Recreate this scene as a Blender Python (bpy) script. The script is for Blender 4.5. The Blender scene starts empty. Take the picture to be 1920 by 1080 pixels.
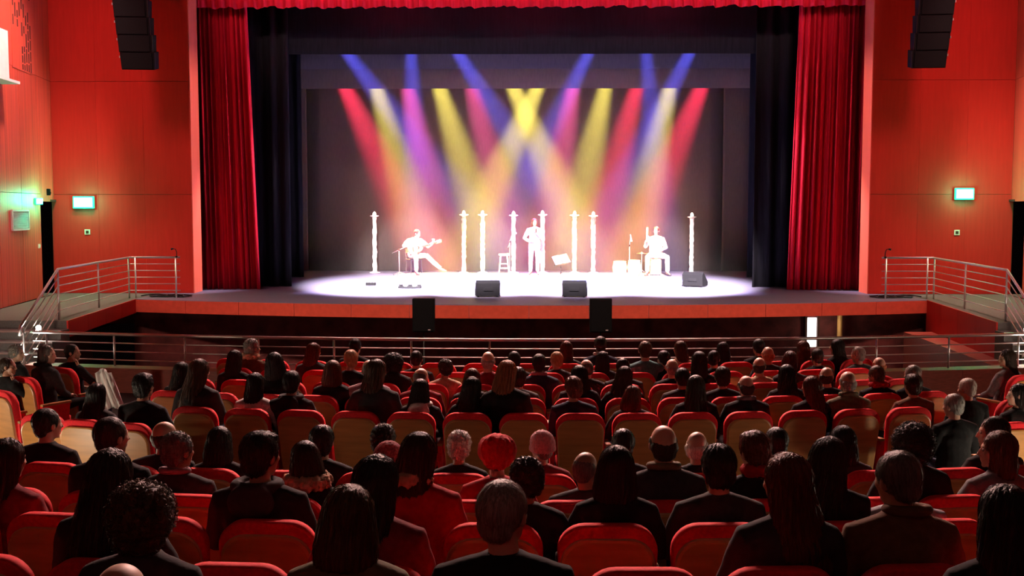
import bpy, bmesh, math, random
import numpy as np
from mathutils import Vector, Matrix, Euler, noise

random.seed(7)
scene = bpy.context.scene
COL = scene.collection
PI = math.pi
R = math.radians

# ------------------------------------------------------------------ camera
F = 2000.0                       # focal length in pixels of the 1920x1080 frame
CAM = Vector((0.0, 0.0, 3.03))
PITCH = math.atan(147.0 / F)
YAW = math.atan(32.0 / F)
cam_data = bpy.data.cameras.new('camera')
cam_data.sensor_width = 36.0
cam_data.lens = F / 1920.0 * 36.0
cam_data.clip_end = 200.0
cam = bpy.data.objects.new('camera', cam_data)
COL.objects.link(cam)
cam.location = CAM
cam.rotation_euler = (PI / 2 - PITCH, 0.0, YAW)
scene.camera = cam
CROT = Euler((PI / 2 - PITCH, 0.0, YAW)).to_matrix()


def at(px, py, Y):
    """world point at depth Y that the photograph shows at pixel (px, py)"""
    d = CROT @ Vector(((px - 960.0) / F, (540.0 - py) / F, -1.0))
    return CAM + d * (Y / d.y)


# ------------------------------------------------------------------ colour management, world
scene.view_settings.view_transform = 'Standard'
scene.view_settings.look = 'None'
scene.view_settings.gamma = 1.0
scene.view_settings.use_curve_mapping = False
scene.view_settings.exposure = 0.0
scene.cycles.max_bounces = 6
scene.cycles.diffuse_bounces = 3
scene.cycles.glossy_bounces = 2
world = bpy.data.worlds.new('world')
scene.world = world
world.use_nodes = True
world.node_tree.nodes['Background'].inputs[0].default_value = (0.02, 0.008, 0.008, 1)
world.node_tree.nodes['Background'].inputs[1].default_value = 0.05


# ------------------------------------------------------------------ lights
def spot(name, loc, tgt, power, col, angle, blend=0.5, radius=0.08):
    l = bpy.data.lights.new(name, 'SPOT')
    l.energy = power; l.color = col; l.spot_size = R(angle); l.spot_blend = blend
    l.shadow_soft_size = radius
    o = bpy.data.objects.new(name, l); COL.objects.link(o)
    o.location = loc
    o.rotation_euler = (Vector(tgt) - Vector(loc)).to_track_quat('-Z', 'Y').to_euler()
    return o


def area(name, loc, tgt, power, col, sx, sy):
    l = bpy.data.lights.new(name, 'AREA')
    l.shape = 'RECTANGLE'; l.size = sx; l.size_y = sy; l.energy = power; l.color = col
    o = bpy.data.objects.new(name, l); COL.objects.link(o)
    o.location = loc
    o.rotation_euler = (Vector(tgt) - Vector(loc)).to_track_quat('-Z', 'Y').to_euler()
    return o


def point(name, loc, power, col, radius=0.04):
    l = bpy.data.lights.new(name, 'POINT')
    l.energy = power; l.color = col; l.shadow_soft_size = radius
    o = bpy.data.objects.new(name, l); COL.objects.link(o); o.location = loc
    return o


# stage beams: (colour, source pixel x at the border's edge, foot pixel x, foot pixel y, power factor)
BLUE = (0.10, 0.10, 1.0)
RED = (1.0, 0.03, 0.09)
PINK = (1.0, 0.08, 0.32)
YEL = (1.0, 0.80, 0.12)
BEAM_K = 420.0
# blue lamps hang behind the first border, the others behind the last one
for px0, px1, k in ((655, 706, 1.0), (771, 774, 0.9), (862, 905, 1.1), (1101, 1068, 1.0), (1212, 1218, 0.8), (1290, 1256, 1.0)):
    a = at(px0, 105, 31.0); b = at(px1, 172, 31.0)
    d = (b - a).normalized()
    src = a - d * 2.0
    spot('blue_stage_lamp', src, src + d * 5 + Vector((0, 0.0, 0)), 620 * k * BEAM_K, BLUE, 12.5, 1.0, 0.06)
for col, px0, px1, k in ((RED, 651, 742, 1.2), (PINK, 766, 805, 0.9), (PINK, 886, 936, 0.8), (PINK, 1073, 1040, 0.9),
                         (RED, 1192, 1142, 1.1), (RED, 1312, 1232, 1.2),
                         (YEL, 708, 764, 0.85), (YEL, 826, 885, 1.05), (YEL, 966, 1050, 1.2), (YEL, 1004, 922, 1.2),
                         (YEL, 1133, 1092, 1.0), (YEL, 1254, 1212, 0.9)):
    a = at(px0, 172, 34.6); b = at(px1, 360, 34.2)
    d = (b - a).normalized()
    src = a - d * 2.2
    spot('colour_stage_lamp', src, src + d * 5, 680 * k * BEAM_K, col, 16.5, 1.0, 0.06)
# white front-of-house spots on the ceiling, aimed at the playing area
for x in (-3.6, -1.2, 1.2, 3.6):
    spot('front_of_house_spot', (x * 0.7, 13.0, 10.7), (x * 1.05, 29.0, 0.9), 460000, (1.0, 0.84, 0.88), 16.5, 0.85, 0.15)
for x in (-3.7, 0.0, 3.7):
    spot('musician_spot', (x * 0.8, 13.0, 10.7), (x * 1.05, 33.9, 1.75), 130000, (1.0, 0.78, 0.74), 10.0, 0.7, 0.15)
# lilac lamps in the flies over the front of the stage
for x in (-3.4, 0.0, 3.4):
    spot('apron_lamp', (x, 27.2, 9.6), (x * 0.85, 26.4, 1.0), 44000, (0.70, 0.55, 1.0), 40.0, 1.0, 0.15)
# added lamps under the header, standing in for stage glow on the jambs
for s in (-1, 1):
    spot('added_jamb_light', (-s * 0.8, 26.38, 8.55), (s * 8.3, 26.55, 5.0), 2800, (1.0, 0.62, 0.60), 26.0, 0.9, 0.1)
    spot('curtain_edge_lamp', (s * 2.6, 27.8, 8.7), (s * 7.0, 27.35, 3.6), 6500, (1.0, 0.75, 0.85), 22.0, 0.9, 0.1)
# house: added fill lamps near the ceiling, wall washers by the side walls
o = area('added_audience_fill', (0.0, 23.0, 10.5), (0.0, 8.0, 0.0), 800, (1.0, 0.56, 0.48), 8.0, 1.0)  # added fill, stands in for stage light bouncing onto the audience
o.data.spread = R(52)
area('added_seat_back_fill', (0.0, -3.0, 10.4), (0.0, 8.0, 0.0), 20, (1.0, 0.76, 0.64), 10.0, 1.0)  # unseen fill added to lift the seat backs
o = area('added_stage_front_fill', (0.0, 12.0, 10.6), (0.0, 22.6, 0.6), 190, (1.0, 0.64, 0.48), 16.0, 0.5)  # unseen wash added to brighten the stage fascia and railing
o.data.spread = R(30)
o = area('added_valance_fill', (0.0, 19.0, 10.7), (0.0, 27.0, 8.3), 120, (1.0, 0.6, 0.55), 14.0, 0.3)  # unseen strip added to brighten the valance
o.data.spread = R(24)
for s in (-1, 1):
    spot('front_wall_washer', (s * 10.3, 19.5, 10.4), (s * 10.1, 26.2, 3.4), 1850, (1.0, 0.31, 0.33), 95.0, 0.8, 1.2)
    spot('side_wall_washer', (s * 8.6, 22.2, 10.6), (s * 11.3, 23.0, 3.2), 3300, (1.0, 0.58, 0.50), 70.0, 0.9, 0.3)


# ------------------------------------------------------------------ materials
def _nodes(name):
    m = bpy.data.materials.new(name); m.use_nodes = True
    nt = m.node_tree
    return m, nt, nt.nodes['Principled BSDF']


def mat(name, col, rough=0.6, metal=0.0, var=0.0, scale=8.0, bump=0.0, stretch=(1, 1, 1), sheen=0.0, spec=0.5, rnd=0.0, detail=4.0):
    m, nt, b = _nodes(name)
    b.inputs['Roughness'].default_value = rough
    b.inputs['Metallic'].default_value = metal
    b.inputs['Specular IOR Level'].default_value = spec
    if sheen:
        b.inputs['Sheen Weight'].default_value = sheen
        b.inputs['Sheen Roughness'].default_value = 0.5
        b.inputs['Sheen Tint'].default_value = (*col, 1)
    c = (*col, 1)
    b.inputs['Base Color'].default_value = c
    if var or bump:
        tc = nt.nodes.new('ShaderNodeTexCoord'); mp = nt.nodes.new('ShaderNodeMapping')
        mp.inputs['Scale'].default_value = stretch
        nz = nt.nodes.new('ShaderNodeTexNoise'); nz.inputs['Scale'].default_value = scale; nz.inputs['Detail'].default_value = detail
        nt.links.new(tc.outputs['Object'], mp.inputs[0]); nt.links.new(mp.outputs[0], nz.inputs['Vector'])
        if var:
            rp = nt.nodes.new('ShaderNodeValToRGB')
            rp.color_ramp.elements[0].position = 0.3; rp.color_ramp.elements[1].position = 0.7
            rp.color_ramp.elements[0].color = (*[x * (1 - var) for x in col], 1)
            rp.color_ramp.elements[1].color = (*[min(1, x * (1 + var)) for x in col], 1)
            nt.links.new(nz.outputs['Fac'], rp.inputs[0])
            out = rp.outputs[0]
            if rnd:
                oi = nt.nodes.new('ShaderNodeObjectInfo'); mr = nt.nodes.new('ShaderNodeMapRange')
                mr.inputs['To Min'].default_value = 1 - rnd; mr.inputs['To Max'].default_value = 1 + rnd
                nt.links.new(oi.outputs['Random'], mr.inputs['Value'])
                mx = nt.nodes.new('ShaderNodeMix'); mx.data_type = 'RGBA'; mx.blend_type = 'MULTIPLY'; mx.inputs[0].default_value = 1.0
                cb = nt.nodes.new('ShaderNodeCombineColor')
                for i in range(3): nt.links.new(mr.outputs[0], cb.inputs[i])
                nt.links.new(out, mx.inputs[6]); nt.links.new(cb.outputs[0], mx.inputs[7]); out = mx.outputs[2]
            nt.links.new(out, b.inputs['Base Color'])
        if bump:
            bp = nt.nodes.new('ShaderNodeBump'); bp.inputs['Strength'].default_value = bump; bp.inputs['Distance'].default_value = 0.01
            nt.links.new(nz.outputs['Fac'], bp.inputs['Height']); nt.links.new(bp.outputs[0], b.inputs['Normal'])
    return m


def emit(name, col, strength):
    m, nt, b = _nodes(name)
    b.inputs['Base Color'].default_value = (*col, 1)
    b.inputs['Emission Color'].default_value = (*col, 1)
    b.inputs['Emission Strength'].default_value = strength
    return m


M = {}
M['wall_wood'] = mat('cherry_wood_panel', (0.52, 0.030, 0.023), 0.5, var=0.06, scale=3.0, stretch=(6, 6, 0.5), rnd=0.06, bump=0.03, spec=0.05)
M['side_wood'] = mat('ribbed_cherry_wood', (0.62, 0.085, 0.048), 0.5, var=0.22, scale=2.0, stretch=(7, 7, 0.15), rnd=0.05)
M['jamb_glow_wood'] = mat('cherry_jamb_painted_glow', (0.85, 0.16, 0.09), 0.5, var=0.06, scale=3.0, stretch=(5, 5, .4))  # wood colour brightened to carry the glow from the stage
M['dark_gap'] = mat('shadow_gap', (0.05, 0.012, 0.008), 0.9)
M['wall_core'] = mat('wall_core', (0.30, 0.035, 0.018), 0.8)
M['floor_dark'] = mat('dark_carpet', (0.05, 0.02, 0.02), 0.95, var=0.3, scale=40)
M['floor_wood'] = mat('red_stained_floor', (0.30, 0.06, 0.04), 0.5, var=0.2, scale=5, stretch=(1, 8, 8))
M['landing'] = mat('grey_landing_carpet', (0.12, 0.10, 0.09), 0.95, var=0.15, scale=30)
M['stage_floor'] = mat('stage_floor', (0.135, 0.13, 0.20), 0.5, var=0.12, scale=5, stretch=(8, 1, 1))
M['ceiling'] = mat('dark_ceiling', (0.03, 0.02, 0.018), 0.9)
M['back_wall'] = mat('dark_rear_wall', (0.035, 0.022, 0.018), 0.9)
M['black_cloth'] = mat('black_stage_cloth', (0.006, 0.0055, 0.008), 0.95, spec=0.1, var=0.4, scale=6, stretch=(4, 4, .3))
M['backdrop'] = mat('brown_black_backdrop', (0.028, 0.020, 0.020), 0.95, var=0.25, scale=9, stretch=(3, 3, .5))
M['velvet'] = mat('red_velvet', (0.44, 0.005, 0.022), 0.8, spec=0.15, var=0.25, scale=4, stretch=(5, 5, .2), sheen=0.5)
M['steel'] = mat('brushed_steel', (0.78, 0.74, 0.72), 0.42, 1.0)
M['black_box'] = mat('black_speaker_paint', (0.004, 0.004, 0.005), 0.8, var=0.3, scale=60, bump=0.1, spec=0.1)
M['grille'] = mat('black_speaker_grille', (0.005, 0.005, 0.006), 0.85, 0.0, var=0.5, scale=120, bump=0.3, spec=0.1)
M['black_metal'] = mat('black_metal', (0.015, 0.015, 0.016), 0.4, 0.6)
M['white_paint'] = mat('white_paint', (0.80, 0.80, 0.76), 0.5, var=0.04, scale=5)
M['grey_metal'] = mat('grey_vent_metal', (0.55, 0.45, 0.47), 0.5, 0.2)
M['cream'] = mat('cream_plastic', (0.75, 0.66, 0.55), 0.5)
M['white_wrap'] = mat('white_wrapped_cloth', (0.85, 0.82, 0.80), 0.8, var=0.06, scale=18, bump=0.4)
M['seat_red'] = mat('red_seat_fabric', (0.74, 0.009, 0.018), 0.85, var=0.12, scale=60, bump=0.08, sheen=0.4)
M['seat_wood'] = mat('orange_beech_shell', (0.46, 0.20, 0.055), 0.42, var=0.16, scale=3, stretch=(1, 1, 7), rnd=0.08)
M['seat_edge'] = mat('pale_ply_edge', (0.62, 0.36, 0.18), 0.5)
M['seat_metal'] = mat('dark_seat_metal', (0.03, 0.025, 0.025), 0.45, 0.7)
M['lamp_glass'] = emit('lit_step_lamp_glass', (1.0, 0.97, 0.88), 60.0)
M['exit_glass'] = emit('lit_exit_sign_face', (0.40, 1.0, 0.70), 2.0)
M['exit_halo_rim'] = emit('exit_sign_painted_halo', (0.03, 1.0, 0.40), 1.0)  # green emission on the housing imitates the halo round the sign
M['fascia'] = mat('orange_cherry_fascia', (0.52, 0.075, 0.045), 0.5, var=0.10, scale=3.0, stretch=(3, 3, 3), spec=0.1)
M['doorway_light'] = emit('lit_room_beyond_the_pit', (1.0, 0.95, 0.92), 5.0)
M['bulb'] = emit('lit_candle_bulb', (1.0, 0.80, 0.55), 30.0)


# ------------------------------------------------------------------ mesh helpers
class MB:
    """collects geometry, then links it as one mesh object"""
    def __init__(self): self.bm = bmesh.new()

    def box(self, c, s, rot=None, bevel=0.0):
        mtx = Matrix.Translation(c)
        if rot is not None: mtx = mtx @ (rot.to_4x4() if not isinstance(rot, (int, float)) else Matrix.Rotation(rot, 4, 'Z'))
        mtx = mtx @ Matrix.Diagonal((*s, 1))
        g = bmesh.ops.create_cube(self.bm, size=1.0, matrix=mtx)
        if bevel:
            es = {e for v in g['verts'] for e in v.link_edges}
            bmesh.ops.bevel(self.bm, geom=list(es), offset=bevel, segments=2, affect='EDGES', profile=0.5)
        return self

    def quad_prism(self, poly, z0, z1):
        """vertical prism over a plan polygon (counter-clockwise)"""
        lo = [self.bm.verts.new((p[0], p[1], z0)) for p in poly]
        hi = [self.bm.verts.new((p[0], p[1], z1)) for p in poly]
        n = len(poly)
        self.bm.faces.new(hi); self.bm.faces.new(lo[::-1])
        for i in range(n):
            j = (i + 1) % n
            self.bm.faces.new((lo[i], lo[j], hi[j], hi[i]))
        return self

    def prism(self, poly, axis, a, b):
        """prism of a 2-D polygon extruded along axis 'x' (poly = y,z) or 'y' (poly = x,z)"""
        f = (lambda p, t: (t, p[0], p[1])) if axis == 'x' else (lambda p, t: (p[0], t, p[1]))
        lo = [self.bm.verts.new(f(p, a)) for p in poly]; hi = [self.bm.verts.new(f(p, b)) for p in poly]
        n = len(poly)
        self.bm.faces.new(hi); self.bm.faces.new(lo[::-1])
        for i in range(n):
            j = (i + 1) % n
            self.bm.faces.new((lo[i], lo[j], hi[j], hi[i]))
        return self

    def tube(self, pts, rad, n=10, side=None, cap=True):
        """swept tube; rad a number, a list of numbers or of (a, b) pairs; side fixes the a-axis"""
        pts = [Vector(p) for p in pts]
        k = len(pts)
        if isinstance(rad, (int, float)): rad = [rad] * k
        rad = [(r, r) if isinstance(r, (int, float)) else r for r in rad]
        rings = []; s = Vector(side) if side is not None else None
        for i, p in enumerate(pts):
            t = (pts[min(i + 1, k - 1)] - pts[max(i - 1, 0)]).normalized()
            if s is None:
                s = t.orthogonal().normalized()
            s2 = (s - t * s.dot(t))
            s2 = s2.normalized() if s2.length > 1e-6 else t.orthogonal().normalized()
            if side is None: s = s2
            u = t.cross(s2)
            a, b = rad[i]
            rings.append([self.bm.verts.new(p + s2 * (a * math.cos(2 * PI * q / n)) + u * (b * math.sin(2 * PI * q / n))) for q in range(n)])
        for i in range(k - 1):
            for q in range(n):
                w = (q + 1) % n
                self.bm.faces.new((rings[i][q], rings[i][w], rings[i + 1][w], rings[i + 1][q]))
        if cap:
            self.bm.faces.new(rings[0][::-1]); self.bm.faces.new(rings[-1])
        return self

    def ball(self, c, r, rot=None, u=16, v=10):
        if isinstance(r, (int, float)): r = (r, r, r)
        m = Matrix.Translation(c)
        if rot is not None: m = m @ rot.to_4x4()
        bmesh.ops.create_uvsphere(self.bm, u_segments=u, v_segments=v, radius=1.0, matrix=m @ Matrix.Diagonal((*r, 1)))
        return self

    def lathe(self, prof, c=(0, 0, 0), n=16):
        c = Vector(c)
        rings = [[self.bm.verts.new(c + Vector((r * math.cos(2 * PI * q / n), r * math.sin(2 * PI * q / n), z))) for q in range(n)] for r, z in prof]
        for i in range(len(prof) - 1):
            for q in range(n):
                w = (q + 1) % n
                self.bm.faces.new((rings[i][q], rings[i][w], rings[i + 1][w], rings[i + 1][q]))
        self.bm.faces.new(rings[0][::-1]); self.bm.faces.new(rings[-1])
        return self

    def pillow(self, outline, levels, lean=0.0):
        """panel over an x,z outline: rings at depth y with an inset; closed by flat caps"""
        cx = sum(p[0] for p in outline) / len(outline); cz = sum(p[1] for p in outline) / len(outline)
        hx = max(p[0] for p in outline) - cx; hz = max(p[1] for p in outline) - cz
        rings = []
        for y, ins in levels:
            sx = (hx - ins) / hx; sz = (hz - ins) / hz
            rings.append([self.bm.verts.new((cx + (p[0] - cx) * sx, y + lean * (cz + (p[1] - cz) * sz), cz + (p[1] - cz) * sz)) for p in outline])
        n = len(outline)
        for i in range(len(levels) - 1):
            for q in range(n):
                w = (q + 1) % n
                self.bm.faces.new((rings[i][q], rings[i][w], rings[i + 1][w], rings[i + 1][q]))
        self.bm.faces.new(rings[0][::-1]); self.bm.faces.new(rings[-1])
        return self

    def grid(self, fn, nu, nv):
        v = [[self.bm.verts.new(fn(i / nu, j / nv)) for j in range(nv + 1)] for i in range(nu + 1)]
        for i in range(nu):
            for j in range(nv):
                self.bm.faces.new((v[i][j], v[i + 1][j], v[i + 1][j + 1], v[i][j + 1]))
        return self

    def mesh(self, name, smooth=False, weld=False):
        bmesh.ops.recalc_face_normals(self.bm, faces=self.bm.faces)
        me = bpy.data.meshes.new(name)
        self.bm.to_mesh(me); self.bm.free()
        if smooth:
            me.polygons.foreach_set('use_smooth', [True] * len(me.polygons))
        return me

    def build(self, name, material, parent=None, smooth=False):
        return obj(name, self.mesh(name, smooth), material, parent)


def obj(name, me, material, parent=None):
    if material is not None and not me.materials: me.materials.append(material)
    o = bpy.data.objects.new(name, me); COL.objects.link(o)
    if parent is not None: o.parent = parent
    return o


def share(name, me, parent, loc=(0, 0, 0), rot=(0, 0, 0), material=None):
    """another object on the same mesh data"""
    o = bpy.data.objects.new(name, me); COL.objects.link(o); o.parent = parent
    o.location = loc; o.rotation_euler = rot
    if material is not None:
        o.material_slots[0].link = 'OBJECT'; o.material_slots[0].material = material
    return o


def empty(name, loc=(0, 0, 0), rz=0.0):
    o = bpy.data.objects.new(name, None); COL.objects.link(o)
    o.location = loc; o.rotation_euler = (0, 0, rz); o.empty_display_size = 0.1
    return o


def tag(o, label, cat=None, group=None, kind=None):
    o['label'] = label
    if cat: o['category'] = cat
    if group: o['group'] = group
    if kind: o['kind'] = kind
    return o


def struct(o, label, cat):
    return tag(o, label, cat, kind='structure')


def solidify(o, t):
    md = o.modifiers.new('thickness', 'SOLIDIFY'); md.thickness = t; md.offset = 0
    return o


# ------------------------------------------------------------------ the hall
ZS = 0.97          # stage floor
ZF = 0.05          # floor of the front seats
ROWR = 20.0        # radius of the seat rows


def sag(x): return ROWR - math.sqrt(ROWR * ROWR - x * x)
def apron(x): return 23.0 + 1.4 * (x / 9.1) ** 2
def pit_edge(x): return 16.75 + 36.0 - math.sqrt(36.0 ** 2 - x * x)


ROW_D = {'f1': 14.2, 'f2': 13.4, 'f3': 12.5, 'f4': 11.6, 'f5': 10.75, 's': 9.87,
         'r1': 7.17, 'r2': 6.27, 'r3': 5.38, 'r4': 4.48, 'r5': 3.58, 'r6': 2.70}
ROW_Z = {'f1': ZF, 'f2': ZF, 'f3': ZF, 'f4': ZF, 'f5': ZF, 's': ZF,
         'r1': 0.33, 'r2': 0.40, 'r3': 0.53, 'r4': 0.614, 'r5': 0.80, 'r6': 0.90}

# stepped floor: strips between arcs
b = MB()
edges = [(17.2, None), (8.3, ZF), (6.72, 0.33), (5.82, 0.40), (4.93, 0.53), (4.03, 0.614), (3.14, 0.80), (2.2, 0.90), (-6.5, 0.95)]
xs = [-10.9 + 21.8 * i / 24 for i in range(25)]
for (d1, _), (d0, z) in zip(edges[:-1], edges[1:]):
    for x0, x1 in zip(xs[:-1], xs[1:]):
        f = (lambda d, x: min(d + sag(x), pit_edge(x)) if d > 10 else (d + sag(x) if d > -6 else d))
        b.quad_prism([(x0, f(d0, x0)), (x1, f(d0, x1)), (x1, f(d1, x1)), (x0, f(d1, x0))], -0.4, z)
struct(b.build('floor', M['floor_dark']), 'dark carpeted floor stepping down under the seat rows', 'floor')

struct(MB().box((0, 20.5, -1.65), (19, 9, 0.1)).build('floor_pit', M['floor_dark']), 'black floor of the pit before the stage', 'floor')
# stage floor
b = MB()
n = 28
front = [(-9.1 + 18.2 * i / n, apron(-9.1 + 18.2 * i / n)) for i in range(n + 1)]
b.quad_prism(front + [(9.1, 26.15), (11.0, 26.25), (11.0, 36.6), (-11.0, 36.6), (-11.0, 26.25), (-9.1, 26.15)], 0.70, ZS)
stage = struct(b.build('floor_stage', M['stage_floor']), 'wide stage floor glowing white under the lamps', 'stage')
# fascia boards under the stage edge
for i in range(14):
    xa = -9.1 + 18.2 * i / 14 + 0.004; xb = -9.1 + 18.2 * (i + 1) / 14 - 0.004
    ya, yb = apron(xa) - 0.03, apron(xb) - 0.03
    MB().quad_prism([(xa, ya), (xb, yb), (xb, yb + 0.03), (xa, ya + 0.03)], 0.675, ZS - 0.012).build('fascia_board', M['fascia'], stage)
# wall under the stage and pit walls
b = MB()
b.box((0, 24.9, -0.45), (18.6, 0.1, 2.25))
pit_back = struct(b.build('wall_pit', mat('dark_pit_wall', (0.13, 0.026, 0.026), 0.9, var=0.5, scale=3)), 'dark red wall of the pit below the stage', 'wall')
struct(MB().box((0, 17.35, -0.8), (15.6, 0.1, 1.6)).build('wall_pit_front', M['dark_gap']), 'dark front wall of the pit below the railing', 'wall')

# low plinth that carries the pit railing
pl = empty('wall_plinth'); struct(pl, 'low red wooden plinth carrying the steel railing before the pit', 'plinth')
for i in range(12):
    xa = -8.4 + 16.8 * i / 12 + 0.004; xb = -8.4 + 16.8 * (i + 1) / 12 - 0.004
    MB().quad_prism([(xa, pit_edge(xa) - 0.25), (xb, pit_edge(xb) - 0.25), (xb, pit_edge(xb) + 0.1), (xa, pit_edge(xa) + 0.1)],
                    ZF - 0.02, 0.45).build('plinth_panel', M['floor_wood'], pl)

# landings beside the pit with stairs down to the seats
for s, side in ((-1, 'left'), (1, 'right')):
    P = lambda x, y: (s * x, y)
    poly = [P(8.6, 19.6), P(9.1, 24.4), P(9.1, 26.15), P(11.6, 26.15), P(11.0, 22.0), P(10.68, 20.0), P(10.68, 19.6)]
    if s > 0: poly = poly
    b = MB().quad_prism(poly, 0.66, ZS - 0.001)
    lo = struct(b.build('floor_landing_' + side, M['landing']), 'grey carpeted landing beside the stage on the %s' % side, 'landing')
    zb = 0.655 if s < 0 else -1.6
    for i in range(4):
        t0, t1 = i / 4 + 0.001, (i + 1) / 4 - 0.001
        xa, ya = 9.1 + (8.6 - 9.1) * t0, 24.4 + (19.6 - 24.4) * t0
        xb, yb = 9.1 + (8.6 - 9.1) * t1, 24.4 + (19.6 - 24.4) * t1
        MB().quad_prism([P(xa - 0.03, ya), P(xb - 0.03, yb), P(xb, yb), P(xa, ya)], zb, ZS).build('fascia_board', M['wall_wood'], lo)
    if s > 0:      # the pit's side wall has a stepped ledge
        MB().quad_prism([(8.1, 17.9), (8.75, 17.9), (9.06, 23.9), (8.4, 23.9)], -1.6, 0.30).build('ledge', M['floor_wood'], lo)
    else:
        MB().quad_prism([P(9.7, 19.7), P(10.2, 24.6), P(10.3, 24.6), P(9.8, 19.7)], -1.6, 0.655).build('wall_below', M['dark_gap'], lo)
    st = empty('stairs_' + side); struct(st, 'carpeted stairs from the %s landing down to the seats' % side, 'stairs')
    for i in range(5):
        z1 = ZS - (i + 1) * 0.153
        MB().quad_prism([P(8.55, 19.6 - i * 0.36 - 0.37), P(8.55, 19.6 - i * 0.36), P(10.66, 19.6 - i * 0.36), P(10.66, 19.6 - i * 0.36 - 0.37)], -0.1, z1).build('step', M['landing'], st)
        MB().box((s * 9.6, 19.6 - i * 0.36 - 0.365, z1 - 0.01), (2.1, 0.03, 0.03)).build('nosing', M['steel'], st)

# front walls either side of the stage opening, faced with wooden panels
ZSEAM = [ZS, 3.40, 6.15, 8.90, 11.0]
for s, side in ((-1, 'left'), (1, 'right')):
    xo, xi = 11.78, 8.30
    b = MB().box((s * (xo + xi) / 2, 26.5, 5.6), (xo - xi, 0.56, 10.8))
    w = struct(b.build('wall_front_' + side, M['wall_core']), 'red cherry wood panel wall %s of the stage' % side, 'wall')
    cols = [8.30, 9.45, 10.60, 11.75]
    for c0, c1 in zip(cols[:-1], cols[1:]):
        for z0, z1 in zip(ZSEAM[:-1], ZSEAM[1:]):
            MB().box((s * (c0 + c1) / 2, 26.20, (z0 + z1) / 2), (c1 - c0 - 0.003, 0.04, z1 - z0 - 0.009)).build('wall_panel', M['wall_wood'], w)
    MB().box((s * 8.29, 26.52, 5.6), (0.02, 0.66, 9.26)).build('jamb', M['jamb_glow_wood'], w)
    MB().box((s * 10.0, 26.17, ZS + 0.05), (3.4, 0.02, 0.09)).build('skirting', M['wall_wood'], w)
hd = struct(MB().box((0, 26.5, 10.0), (16.6, 0.56, 2.6)).build('wall_front_header', M['wall_wood']), 'red wooden wall above the stage opening', 'wall')

# side walls with a doorway next to the corner
WL = [(11.72, 26.25), (11.50, 25.0), (11.27, 23.6), (11.03, 22.1), (10.70, 20.0), (10.70, 16.0), (10.70, 12.0), (10.70, 4.0), (10.70, -6.5)]
for s, side in ((-1, 'left'), (1, 'right')):
    w = empty('wall_' + side); struct(w, 'bright red ribbed wood wall on the %s of the hall' % side, 'wall')
    for k, ((xa, ya), (xb, yb)) in enumerate(zip(WL[:-1], WL[1:])):
        zs = [3.22, 6.15, 8.90, 11.0] if k == 0 else ([0.0] + ZSEAM[1:] if k > 3 else ZSEAM)
        for z0, z1 in zip(zs[:-1], zs[1:]):
            g = 0.006 if k < 5 else 0
            MB().quad_prism([(s * xa, ya - g), (s * (xa + 0.25), ya - g), (s * (xb + 0.25), yb + g), (s * xb, yb + g)], z0 + 0.005, z1 - 0.005).build('wall_panel', M['side_wood'], w)
    # doorway: dark recess and leaf
    d = empty('door_1' if s < 0 else 'door_2'); struct(d, 'dark wooden door standing in the recess of the %s wall' % side, 'door')
    MB().box((s * 12.25, 25.6, 2.1), (0.06, 1.3, 2.26)).build('door_leaf', M['floor_wood'], d)
    MB().box((s * 12.20, 25.25, 2.0), (0.05, 0.10, 0.04)).build('door_handle', M['steel'], d)
    MB().box((s * 11.9, 24.93, 2.1), (0.75, 0.06, 2.26)).build('door_reveal', M['dark_gap'], d)
    MB().box((s * 11.95, 25.6, 3.25), (0.6, 1.3, 0.05)).build('door_head', M['dark_gap'], d)
    MB().box((s * 11.95, 25.6, 0.95), (0.7, 1.3, 0.03)).build('threshold', M['landing'], d)
struct(MB().box((0, -6.6, 5.3), (22, 0.2, 12)).build('wall_back', M['wall_wood']), 'wooden wall at the back of the hall', 'wall')
struct(MB().box((0, 10.0, 11.1), (24, 33.5, 0.2)).build('ceiling', M['ceiling']), 'dark ceiling of the hall', 'ceiling')
# black stage house
b = MB()
b.box((-11.05, 31.6, 6), (0.1, 10, 12)).box((11.05, 31.6, 6), (0.1, 10, 12)).box((0, 36.6, 6), (22.2, 0.1, 12)).box((0, 31.7, 12.0), (22.2, 9.9, 0.1))
struct(b.build('wall_stage_house', M['black_cloth']), 'black walls around the stage', 'wall')


# ------------------------------------------------------------------ drapes
def drape(name, x0t, x1t, x0b, x1b, y, z0, z1, folds, amp, material, nv=10, seed=0, hem=0.0, power=1.0):
    rnd = random.Random(seed)
    ph = [rnd.uniform(0, 6.28) for _ in range(4)]
    def fn(u, v):
        k = v ** power
        x = (x0b + (x1b - x0b) * u) * (1 - k) + (x0t + (x1t - x0t) * u) * k
        a = u * folds * 2 * PI
        w = math.sin(a + 0.9 * math.sin(a * 0.31 + ph[0])) + 0.35 * math.sin(a * 2.1 + ph[1] + v) + 0.3 * math.sin(a * 0.47 + ph[2])
        zz = z0 + (z1 - z0) * v
        if hem: zz += hem * (1 - v) * (math.sin(a * 0.5 + ph[3]) * 0.4 + 0.5 * abs(math.sin(a * 0.5)) + 0.7 * max(0, math.sin(u * 37 + ph[1])) ** 12)
        return (x + amp * 0.25 * math.cos(a + ph[2]), y + amp * w, zz)
    b = MB().grid(fn, int(folds * 10), nv)
    o = b.build(name, material, smooth=True)
    solidify(o, 0.012)
    return o


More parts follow.
